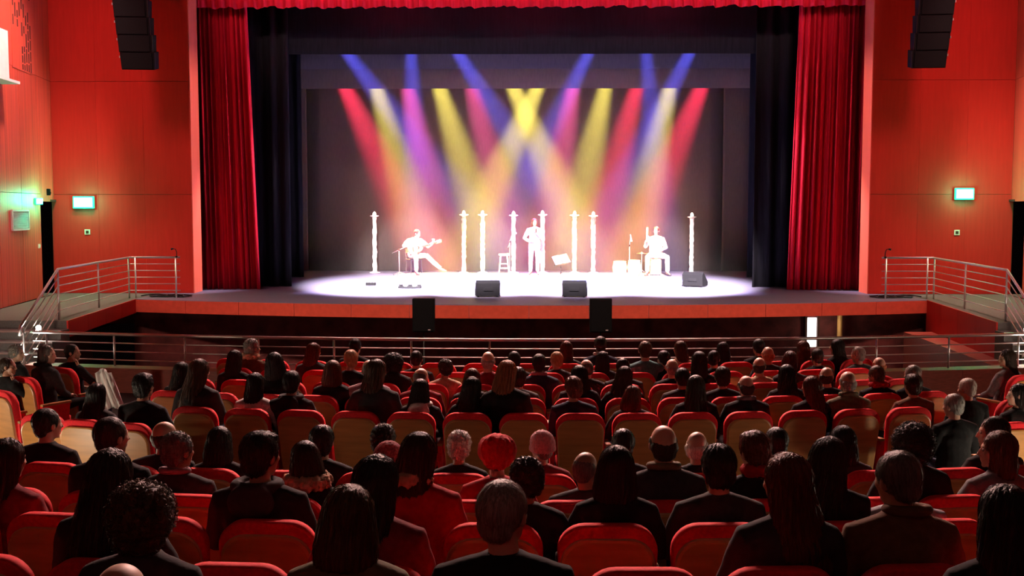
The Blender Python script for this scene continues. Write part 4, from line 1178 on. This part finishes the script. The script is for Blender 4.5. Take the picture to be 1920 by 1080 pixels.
# px, top y, row, figure, hair, hair colour, clothing colour, words[, extra, colour]
A = 'auto'
CROWD = [
 # side block on the left
 (12, 652, ('s', -6.75, 13.9), 'wr', 'waves', 'grey', 'black', 'grey-haired person at the far left edge facing the stage'),
 (4, 676, ('s', -6.30, 12.75), 'mr', 'short', 'dark', 'black', 'dark-haired person cut by the left edge with pale face'),
 (70, 648, ('s', -6.05, 13.05), 'wr', 'medium', 'salt', 'charcoal', 'greying woman in profile in the left side block', 'collar', 'black'),
 (128, 645, ('s', -5.88, 13.75), 'mr', 'short', 'black', 'black', 'black-haired man in black coat on the yellow left side seat'),
 (172, 719, ('s', -4.28, 10.42), 'w0', 'long', 'black', 'charcoal', 'long black-haired woman on the left cream-backed side seat'),
 (262, 698, ('s', -3.79, 10.27), 'm0', 'full', 'black', 'black', 'broad dark-haired person in black coat right of the cream-backed seats'),
 (60, 766, ('r1', None), 'm1', 'short', 'black', 'black', 'dark-haired man with face turned right'),
 (200, 783, ('r1', None), 'm1', 'short', 'dark', 'black', 'dark-haired man in black coat'),
 # front rows
 (335, 680, A, 'w0', 'long', 'black', 'black', 'woman with long black hair'),
 (370, 674, A, 'w2', 'long', 'brown', 'charcoal', 'woman with long brown hair'),
 (435, 657, A, 'w0', 'medium', 'black', 'black', 'dark-haired woman'),
 (470, 636, A, 'm1', 'waves', 'grey', 'brown', 'grey-haired person with beige scarf', 'scarf', 'beige'),
 (510, 660, A, 'w1', 'bob', 'black', 'black', 'woman with black bob'),
 (475, 700, A, 'w0', 'medium', 'black', 'white', 'dark-haired woman in white jacket'),
 (538, 695, A, 'm0', 'full', 'black', 'black', 'broad man in black jacket', 'hood', 'black'),
 (577, 643, A, 'w2', 'medium', 'auburn', 'charcoal', 'woman with auburn hair'),
 (622, 675, A, 'w0', 'bob', 'auburn', 'black', 'woman with auburn bob in black'),
 (655, 656, A, 'w1', 'short', 'blond', 'black', 'person with short blond hair'),
 (665, 635, A, 'm0', 'short', 'black', 'black', 'black-haired man in black'),
 (690, 675, ('f4', None), 'm2', 'thin', 'salt', 'mauve', 'grey-haired man in mauve jacket', 'collar', 'charcoal'),
 (712, 672, ('f3', None), 'w2', 'medium', 'brown', 'charcoal', 'brown-haired woman'),
 (737, 660, A, 'w0', 'curly', 'black', 'black', 'woman with frizzy black hair'),
 (780, 670, ('f2', None), 'm0', 'short', 'black', 'black', 'dark-haired man'),
 (789, 690, ('f4', None), 'm1', 'thin', 'salt', 'wine', 'man with thin greying hair'),
 (787, 712, ('f5', None), 'w0', 'long', 'black', 'black', 'dark-haired woman with pale hood', 'hood', 'white'),
 (862, 674, A, 'w1', 'waves', 'dark', 'beige', 'dark wavy-haired woman in beige'),
 (885, 690, ('f4', None), 'w0', 'bob', 'auburn', 'charcoal', 'woman with auburn bob'),
 (886, 708, ('f5', None), 'w2', 'long', 'black', 'black', 'woman with long black hair'),
 (915, 659, A, 'm0', 'ring', 'grey', 'wine', 'bald man'),
 (945, 672, ('f3', None), 'w2', 'medium', 'ginger', 'black', 'woman with ginger hair'),
 (972, 688, ('f4', None), 'm0', 'full', 'dark', 'charcoal', 'dark-haired man in charcoal jacket'),
 (976, 665, ('f2', None), 'm2', 'short', 'black', 'black', 'black-haired man'),
 (1020, 664, ('f3', None), 'm0', 'short', 'black', 'navy', 'dark-haired man in navy suit', 'collar', 'mauve'),
 (1043, 667, ('f2', None), 'w1', 'short', 'blond', 'charcoal', 'person with short blond hair'),
 (1062, 640, A, 'w0', 'medium', 'auburn', 'charcoal', 'woman with dark auburn hair'),
 (1126, 631, ('f1', None), 'm0', 'short', 'dark', 'navy', 'tall man in navy jacket with pale collar', 'collar', 'white'),
 (1110, 674, ('f3', None), 'm2', 'thin', 'salt', 'charcoal', 'greying man with thin hair'),
 (1145, 672, ('f2', None), 'w0', 'medium', 'black', 'black', 'dark-haired woman'),
 (1085, 686, ('f4', None), 'w1', 'medium', 'black', 'black', 'black-haired woman'),
 (1170, 672, ('f3', None), 'm1', 'short', 'dark', 'charcoal', 'dark-haired man'),
 (1172, 688, ('f4', None), 'w2', 'long', 'dark', 'black', 'woman with long dark hair'),
 (1210, 640, A, 'm0', 'short', 'brown', 'teal', 'brown-haired man in teal jacket'),
 (1233, 658, ('f2', None), 'm2', 'short', 'black', 'black', 'black-haired man'),
 (1261, 673, ('f3', None), 'm0', 'ring', 'grey', 'black', 'balding man with pink crown'),
 (1275, 640, ('f1', None), 'w1', 'medium', 'brown', 'beige', 'woman with brown hair in beige'),
 (1298, 660, ('f2', None), 'w0', 'medium', 'dark', 'black', 'dark-haired woman'),
 (1280, 690, ('f4', None), 'm0', 'short', 'black', 'charcoal', 'dark-haired man in charcoal'),
 (1305, 705, ('f5', None), 'w0', 'long', 'dark', 'black', 'woman with long dark hair'),
 (1188, 722, ('f5', None), 'w2', 'bob', 'auburn', 'charcoal', 'woman with dark auburn bob'),
 (1075, 706, ('f5', None), 'm2', 'full', 'auburn', 'navy', 'dark auburn-haired person in navy'),
 (1355, 643, ('f1', None), 'w0', 'bob', 'black', 'charcoal', 'woman with black bob'),
 (1340, 668, ('f2', None), 'm1', 'short', 'black', 'black', 'dark-haired man in black'),
 (1355, 687, ('f4', None), 'm0', 'full', 'dark', 'black', 'dark-haired man in black'),
 (1386, 661, ('f2', None), 'w2', 'medium', 'auburn', 'charcoal', 'woman with dark red hair'),
 (1410, 636, ('f1', None), 'm0', 'short', 'black', 'black', 'black-haired man in black'),
 (1440, 650, ('f2', None), 'm0', 'ring', 'ginger', 'charcoal', 'balding ginger-haired man'),
 (1425, 670, ('f3', None), 'm1', 'ring', 'dark', 'beige', 'balding man in beige shirt'),
 (1400, 704, ('f5', None), 'm0', 'ring', 'dark', 'black', 'balding man in black jacket', 'collar', 'grey'),
 (1505, 643, ('f1', None), 'w0', 'long', 'auburn', 'black', 'woman with long dark red hair'),
 (1560, 637, ('f1', None), 'w1', 'long', 'black', 'black', 'woman with long black hair'),
 (1536, 659, ('f2', None), 'm0', 'short', 'dark', 'black', 'dark-haired man in black'),
 (1617, 650, ('f2', None), 'm2', 'short', 'grey', 'charcoal', 'grey-haired man in charcoal jacket'),
 (1648, 670, ('f3', None), 'm0', 'ring', 'ginger', 'red', 'ruddy balding man in red'),
 (1642, 686, ('f4', None), 'm2', 'short', 'brown', 'black', 'brown-haired person with red scarf', 'scarf', 'red'),
 (1475, 685, ('f4', None), 'w0', 'long', 'black', 'black', 'woman with long black hair'),
 (1525, 706, ('f5', None), 'w1', 'long', 'auburn', 'black', 'woman with long auburn hair'),
 (1551, 688, ('f4', None), 'm1', 'ring', 'dark', 'black', 'balding dark-haired man'),
 (1590, 696, ('f5', None), 'm0', 'ring', 'grey', 'olive', 'grey balding man in olive jacket', 'collar', 'olive'),
 (1710, 685, ('f4', None), 'm2', 'short', 'grey', 'black', 'grey-haired man in black coat'),
 (1738, 700, ('f5', None), 'm0', 'full', 'dark', 'brown', 'dark-haired man in brown jacket'),
 # side block on the right
 (1812, 709, ('s', 4.55, 11.2), 'm2', 'short', 'white', 'black', 'white-haired man in black coat right of the front block'),
 (1787, 738, ('s', 3.95, 10.0), 'm2', 'short', 'grey', 'black', 'grey-haired man in black coat before the right side row'),
 (1885, 656, ('s', 5.95, 13.4), 'wl', 'long', 'dark', 'grey', 'long-haired woman in grey jacket on the yellow right side seat'),
 (1908, 720, ('s', 4.85, 10.6), 'wl', 'medium', 'black', 'black', 'black-haired person at the right edge on a cream-backed seat'),
 (1838, 784, ('r1', None), 'wl', 'medium', 'dark', 'black', 'dark-haired woman in profile in black coat'),
 # behind the cross aisle
 (300, 790, ('r1', None), 'm1', 'ring', 'dark', 'black', 'balding dark-haired man in black'),
 (405, 800, ('r1', None), 'w0', 'bob', 'black', 'black', 'woman with black bob'),
 (607, 797, ('r1', None), 'm0', 'full', 'black', 'black', 'black-haired man in black'),
 (716, 797, ('r1', None), 'w0', 'waves', 'dark', 'charcoal', 'dark wavy-haired person'),
 (860, 810, ('r1', None), 'w0', 'waves', 'white', 'black', 'white-haired woman in dark coat'),
 (1015, 823, ('r1', None), 'w1', 'knit', 'pinkhat', 'wine', 'person in pink knit hat'),
 (1170, 805, ('r1', None), 'm0', 'short', 'black', 'black', 'black-haired man'),
 (1310, 820, ('r1', None), 'm1', 'ring', 'white', 'black', 'small white-haired balding man'),
 (1458, 802, ('r1', None), 'm0', 'short', 'black', 'black', 'dark-haired man'),
 (1582, 797, ('r1', None), 'w0', 'bob', 'black', 'charcoal', 'woman with black bob'),
 (326, 812, ('r2', None), 'm1', 'waves', 'salt', 'charcoal', 'person with grey curly hair', 'collar', 'mauve'),
 (565, 826, ('r2', None), 'w1', 'bob', 'dark', 'black', 'dark bobbed woman with beige fur collar', 'fur', 'beige'),
 (727, 825, ('r2', None), 'w2', 'knit', 'rosehat', 'charcoal', 'person in speckled rose hat'),
 (932, 812, ('r2', None), 'w0', 'beret', 'redhat', 'red', 'person in red beret and red coat'),
 (1072, 862, ('r2', None), 'w1', 'bun', 'dark', 'black', 'short dark-haired woman with bun'),
 (1100, 850, ('r2', None), 'm1', 'thin', 'salt', 'charcoal', 'grey-brown-haired man half hidden by a dark bob'),
 (1246, 797, ('r2', None), 'm0', 'ring', 'dark', 'charcoal', 'bald man with dark fringe in charcoal', 'collar', 'olive'),
 (1416, 808, ('r2', None), 'm2', 'full', 'auburn', 'black', 'reddish-haired man with red collar', 'scarf', 'red'),
 (1700, 790, ('r2', None), 'w1', 'curly', 'black', 'black', 'woman with big dark curly hair'),
 (1863, 808, ('r2', None), 'wl', 'bob', 'brown', 'grey', 'woman with brown bob in grey coat'),
 (20, 825, ('r3', None), 'w2', 'long', 'dark', 'wine', 'woman with long dark hair in wine red'),
 (485, 808, ('r3', None), 'm1', 'full', 'black', 'black', 'big-haired dark man in black jacket', 'hood', 'charcoal'),
 (793, 812, ('r3', None), 'w2', 'medium', 'dark', 'red', 'dark-haired woman in red with beige scarf', 'scarf', 'beige'),
 (985, 860, ('r3', None), 'w1', 'waves', 'black', 'black', 'dark wavy-haired woman leaning left'),
 (1156, 834, ('r3', None), 'w0', 'bob', 'black', 'black', 'woman with black bob in black', 'collar', 'charcoal'),
 (1350, 832, ('r3', None), 'm0', 'full', 'black', 'charcoal', 'dark-haired man in charcoal jacket'),
 (1556, 822, ('r3', None), 'w2', 'long', 'black', 'black', 'woman with long black hair'),
 (196, 845, ('r4', None), 'w0', 'long', 'dark', 'black', 'woman with long dark hair'),
 (705, 856, ('r4', None), 'w2', 'long', 'black', 'wine', 'woman with long black hair in wine red'),
 (1475, 853, ('r4', None), 'w1', 'long', 'auburn', 'charcoal', 'woman with long auburn hair in dark coat'),
 (1684, 848, ('r4', None), 'm2', 'short', 'salt', 'brown', 'grey-haired man in brown jacket', 'collar', 'brown'),
 (1695, 862, ('r3', None), 'mh', 'short', 'dark', 'pale', 'person in pale grey with one arm out'),
 (262, 900, ('r5', None), 'w2', 'curly', 'brown', 'charcoal', 'person with big curly brown hair'),
 (650, 907, ('r5', None), 'w0', 'bob', 'brown', 'olive', 'woman with brown bob in olive top'),
 (946, 902, ('r5', None), 'm1', 'short', 'grey', 'black', 'grey-haired man in black'),
 (1885, 912, ('r5', None), 'w0', 'medium', 'black', 'black', 'dark-haired person at the right edge'),
 (210, 1058, ('r6', None), 'm0', 'thin', 'ginger', 'charcoal', 'reddish balding crown at the lower left edge'),
]
ROW_SHORT = {'f1': 'front row', 'f2': 'second row', 'f3': 'third row', 'f4': 'fourth row', 'f5': 'fifth row',
             'r1': 'first row behind the cross aisle', 'r2': 'second row behind the cross aisle', 'r3': 'third row behind the cross aisle',
             'r4': 'fourth row behind the cross aisle', 'r5': 'nearest full row', 'r6': 'row below the camera'}
HT = {'bob': 1.324, 'curly': 1.325, 'full': 1.325, 'beret': 1.335, 'knit': 1.332}
placed = []
taken = {}


def solve(px, ytop, row, hair):
    D0 = ROW_D[row]; x = (px - 992) / F * D0
    for _ in range(4): x = (px - 992) / F * (D0 + sag(x) + 0.07)
    y = D0 + sag(x) + 0.07
    zt = at(px, ytop, y - 0.03).z
    return x, y, (zt - ROW_Z[row]) / HT.get(hair, 1.312)


# give every spectator a seat of his own: greedy matching on row and place
cand = []
for ci, c in enumerate(CROWD):
    if c[2] != A and c[2][0] == 's': continue
    hint = None if c[2] == A else c[2][0]
    for r_, sx_list in ROWSEATS.items():
        if hint is None and r_[0] == 'r': continue
        if hint and hint[0] != r_[0]: continue
        if hint and hint[0] == 'r' and r_ != hint and not (hint in ('r1', 'r2') and r_ in ('r1', 'r2')): continue
        x, y, s_ = solve(c[0], c[1], r_, c[4])
        for k_, sx in enumerate(sx_list):
            dx = abs(sx - x)
            if dx > 0.85: continue
            cand.append((6 * max(0, abs(s_ - 1.0) - 0.03) + 1.6 * dx + (1.0 if hint and hint != r_ else 0), ci, r_, k_, x, y, s_, sx))
cand.sort()
got, used = {}, set()
for cst, ci, r_, k_, x, y, s_, sx in cand:
    if ci in got or (r_, k_) in used: continue
    got[ci] = (r_, x, y, s_, sx); used.add((r_, k_))
for ci, c in enumerate(CROWD):
    px, yt, row, fig, hair, hcol, tcol, words = c[:8]
    ex = c[8:] if len(c) > 8 else (None, None)
    if row != A and row[0] == 's':
        r_ = 's'; y = row[2] + 0.05; x = (px - 992) / F * y; z = ZF
        s_ = (at(px, yt, y).z - z) / HT.get(hair, 1.312)
    elif ci in got:
        r_, x, y, s_, sx = got[ci]; z = ROW_Z[r_]
        x = max(sx - 0.17, min(sx + 0.17, x)); y = ROW_D[r_] + sag(x) + 0.07
    else:
        print('NO SEAT', words, px); continue
    s_ = max(0.90, min(1.10, s_))
    rz = facing(x, y)
    if r_ == 's': rz = R(30 if abs(x) > 5.4 else 14) * (1 if x > 0 else -1)
    hx = FIG[fig]['H'].translation.x * s_ * math.cos(rz)
    placed.append(dict(px=px + (0 if r_ == 's' else 0), row=r_, loc=(x - hx, y, z), rz=rz, s=s_, fig=fig, hair=hair, hcol=hcol, tcol=tcol, words=words, ex=ex))
for r_ in sorted({p['row'] for p in placed}):
    grp = sorted([p for p in placed if p['row'] == r_], key=lambda p: p['loc'][0])
    for i, p in enumerate(grp):
        lab = p['words'] if r_ in ('s', 'r6') else '%s, %s from left in %s' % (p['words'], ORD[i], ROW_SHORT[r_])
        if len(lab.split()) > 16: lab = '%s, %s from left, %s' % (p['words'], ORD[i], ROW_SHORT[r_].replace('row behind the cross aisle', 'rear row'))
        person(p['loc'], p['rz'], p['s'], p['fig'], p['hair'], p['hcol'], p['tcol'], lab, 'seated audience', p['ex'][0], p['ex'][1],
               trousers=('jeans', 'charcoal', 'black')[i % 3], eyes=p['fig'] in ('mr', 'wl', 'wr'), skin=i % 2)

# ------------------------------------------------------------------ the three musicians
def st(h): return h


# singer, standing, facing the hall
ch = V(0, -0.01, 1.42); nk = V(0, 0.0, 1.505)
Js = {'pelvis': V(0, 0, 0.98), 'chest': ch, 'neck': nk, 'head': Matrix.Translation(nk + V(0, 0.025, 0.118)) @ Matrix.Rotation(R(12), 4, 'Z'),
      'sh': [ch + V(-0.18, 0, -0.03), ch + V(0.18, 0, -0.03)], 'el': [V(-0.24, 0.10, 1.12), V(0.31, 0.06, 1.13)], 'wr': [V(-0.05, 0.24, 1.33), V(0.12, 0.17, 1.03)],
      'hd': [V(0.15, 0.2, 1), V(-0.8, 0.35, 0.1)], 'hu': [V(-0.3, -0.9, 0.1), V(0, 0.5, 0.8)],
      'hip': [V(-0.09, 0, 0.93), V(0.09, 0, 0.93)], 'knee': [V(-0.10, 0.03, 0.52), V(0.11, 0.02, 0.52)], 'ank': [V(-0.10, 0, 0.09), V(0.12, -0.02, 0.09)], 'toe': [V(-0.12, 0.16, 0.03), V(0.16, 0.14, 0.03)]}
FIG['singer'] = figure('singer', Js, shoulder=0.97, girth=1.0)
sx_ = xs_(1002, 33.7)
person((sx_, 33.7, ZS), PI, 1.02, 'singer', 'medium', 'brown', 'stagewhite', 'singer standing at centre stage holding a microphone, one hand at the waist', 'musicians on stage', trousers='stagewhite', eyes=True)
e = empty('microphone', (sx_ + 0.05, 33.7 - 0.27, ZS + 1.36)); tag(e, 'hand-held microphone in the raised hand of the singer', 'microphone')
MB().tube([(0, 0.01, -0.03), (0, 0.0, 0.10)], [0.012, 0.017], 8).build('handle', M['black_metal'], e, smooth=True)
MB().ball((0, 0, 0.125), 0.027, u=12, v=8).build('mic_grille', M['steel'], e, smooth=True)

# guitarist, seated, leaning over the guitar
ch = V(0.02, 0.10, 1.02); nk = V(0.0, 0.15, 1.09)
Jg = {'pelvis': V(0, -0.02, 0.58), 'chest': ch, 'neck': nk, 'head': Matrix.Translation(nk + V(-0.01, 0.06, 0.112)) @ Matrix.Rotation(R(30), 4, 'Z') @ Matrix.Rotation(R(-18), 4, 'X'),
      'sh': [ch + V(-0.18, 0.02, -0.02), ch + V(0.18, -0.03, -0.02)], 'el': [V(-0.38, 0.18, 0.82), V(0.36, 0.05, 0.86)], 'wr': [V(-0.40, 0.42, 0.93), V(0.13, 0.33, 0.84)],
      'hd': [V(-0.15, 0.3, 0.8), V(-0.6, 0.25, -0.3)], 'hu': [V(0, 1, -0.2), V(0.1, 0.9, 0.4)], 'curl': 0.7,
      'hip': [V(-0.09, 0.0, 0.56), V(0.09, 0.0, 0.56)], 'knee': [V(-0.20, 0.44, 0.56), V(0.16, 0.46, 0.58)], 'ank': [V(-0.50, 0.72, 0.17), V(0.14, 0.44, 0.10)], 'toe': [V(-0.62, 0.84, 0.12), V(0.14, 0.60, 0.035)]}
FIG['guitarist'] = figure('guitarist', Jg)
GX, GY, GR = xs_(776, 33.9), 33.9, PI + 0.55
person((GX, GY, ZS), GR, 1.08, 'guitarist', 'short', 'dark', 'stagewhite', 'guitarist seated at stage left of the picture bending over a guitar', 'musicians on stage', trousers='stagewhite', eyes=True)
e = empty('guitar', (GX, GY, ZS), GR); e.scale = (1.08,) * 3; tag(e, 'pale acoustic guitar on the lap of the seated guitarist', 'guitar')
gm = Matrix.Translation((0.10, 0.30, 0.79)) @ Matrix.Rotation(R(14), 4, 'Y') @ Matrix.Rotation(R(-14), 4, 'X')
prof = []
for i in range(40):
    a = 2 * PI * i / 40
    t = math.cos(a)                        # along the string axis: +1 lower bout
    w = 0.185 + 0.03 * t - 0.05 * math.exp(-((t + 0.18) / 0.28) ** 2)
    prof.append((0.24 * t, w * math.sin(a)))
gw = mat('pale_guitar_wood', (0.72, 0.48, 0.24), 0.3, var=0.12)
def gpart(b, name, m_, par=None):
    o = b.build(name, m_, par or e)
    if par is None: o.matrix_local = gm
    return o
gb = gpart(MB().pillow(prof, [(-0.05, 0.004), (-0.046, 0.0), (0.046, 0.0), (0.05, 0.004)]), 'body', gw)
gpart(MB().box((-0.45, 0.055, 0), (0.48, 0.022, 0.05), bevel=0.004), 'neck', M['floor_wood'])
hs_ = gpart(MB().box((-0.76, 0.048, 0), (0.19, 0.018, 0.08), bevel=0.006), 'headstock', gw)
for k in range(3):
    for sz in (-1, 1): MB().lathe([(0.006, 0.0), (0.009, 0.02)], (-0.70 - 0.05 * k, 0.048, sz * 0.045), 8).build('tuning_peg', M['steel'], hs_)
b = MB().lathe([(0.045, 0.0), (0.045, 0.003)], n=20)
for v in b.bm.verts: v.co = Vector((v.co.x - 0.06, 0.0505 + v.co.z, v.co.y))
b.build('sound_hole', M['black_metal'], gb)
MB().box((0.10, 0.055, 0), (0.025, 0.012, 0.14)).build('bridge', M['floor_wood'], gb)
# his chair
e = empty('stage_chair', (GX, GY, ZS), GR); tag(e, 'plain chair under the guitarist', 'chair')
cm = M['black_metal']
MB().box((0, -0.02, 0.475), (0.42, 0.42, 0.03), bevel=0.008).build('seat', cm, e)
for sx in (-0.18, 0.18):
    for sy in (-0.19, 0.16): MB().tube([(sx, sy, 0.46), (sx * 1.08, sy * 1.08, 0.0)], 0.014, 8).build('leg', cm, e)
    MB().tube([(sx, -0.20, 0.47), (sx, -0.27, 0.80)], 0.012, 8).build('back_post', cm, e)
MB().box((0, -0.26, 0.74), (0.38, 0.02, 0.14), bevel=0.006).build('backrest', cm, e)

# percussionist, seated wide behind the drums
ch = V(0, 0.0, 1.03); nk = V(0, 0.02, 1.11)
Jp = {'pelvis': V(0, 0, 0.58), 'chest': ch, 'neck': nk, 'head': Matrix.Translation(nk + V(0, 0.03, 0.118)) @ Matrix.Rotation(R(-20), 4, 'Z') @ Matrix.Rotation(R(-8), 4, 'X'),
      'sh': [ch + V(-0.19, 0, -0.03), ch + V(0.19, 0, -0.03)], 'el': [V(-0.27, 0.08, 0.76), V(0.30, 0.10, 0.80)], 'wr': [V(-0.14, 0.30, 0.72), V(0.28, 0.26, 0.98)],
      'hd': [V(0.3, 1, -0.1), V(-0.1, 0.5, 0.8)], 'hu': [V(0, 0, 1), V(0.9, 0.2, 0)],
      'hip': [V(-0.10, 0.0, 0.56), V(0.10, 0.0, 0.56)], 'knee': [V(-0.27, 0.40, 0.52), V(0.27, 0.40, 0.52)], 'ank': [V(-0.28, 0.42, 0.09), V(0.28, 0.42, 0.09)], 'toe': [V(-0.34, 0.57, 0.03), V(0.34, 0.57, 0.03)]}
FIG['drummer'] = figure('drummer', Jp, shoulder=1.04, girth=1.05)
DX, DY = xs_(1229, 33.7), 33.7
person((DX, DY, ZS), PI, 1.13, 'drummer', 'short', 'dark', 'stagewhite', 'percussionist seated on a box at the right behind two hand drums', 'musicians on stage', trousers='stagewhite', eyes=True)
e = empty('box_drum', (DX, DY + 0.06, ZS)); tag(e, 'pale wooden box drum under the percussionist', 'drum')
MB().box((0, 0, 0.26), (0.34, 0.34, 0.48), bevel=0.012).build('box', gw, e)
for sx in (-0.13, 0.13):
    for sy in (-0.13, 0.13): MB().lathe([(0.02, 0.0), (0.025, 0.02)], (sx, sy, 0), 8).build('foot', M['black_metal'], e)
e = empty('shaker_stick', (DX - 0.33, DY - 0.36, ZS + 1.02)); tag(e, 'upright wooden shaker tube held by the percussionist', 'shaker')
MB().tube([(0, 0, 0), (0.02, 0.02, 0.50)], [0.032, 0.032], 12).build('tube', gw, e, smooth=True)
for z in (0.0, 0.49): MB().lathe([(0.036, z - 0.01), (0.036, z + 0.02)], (0.02 * z / 0.5, 0.02 * z / 0.5, 0), 12).build('end_cap', M['floor_wood'], e)
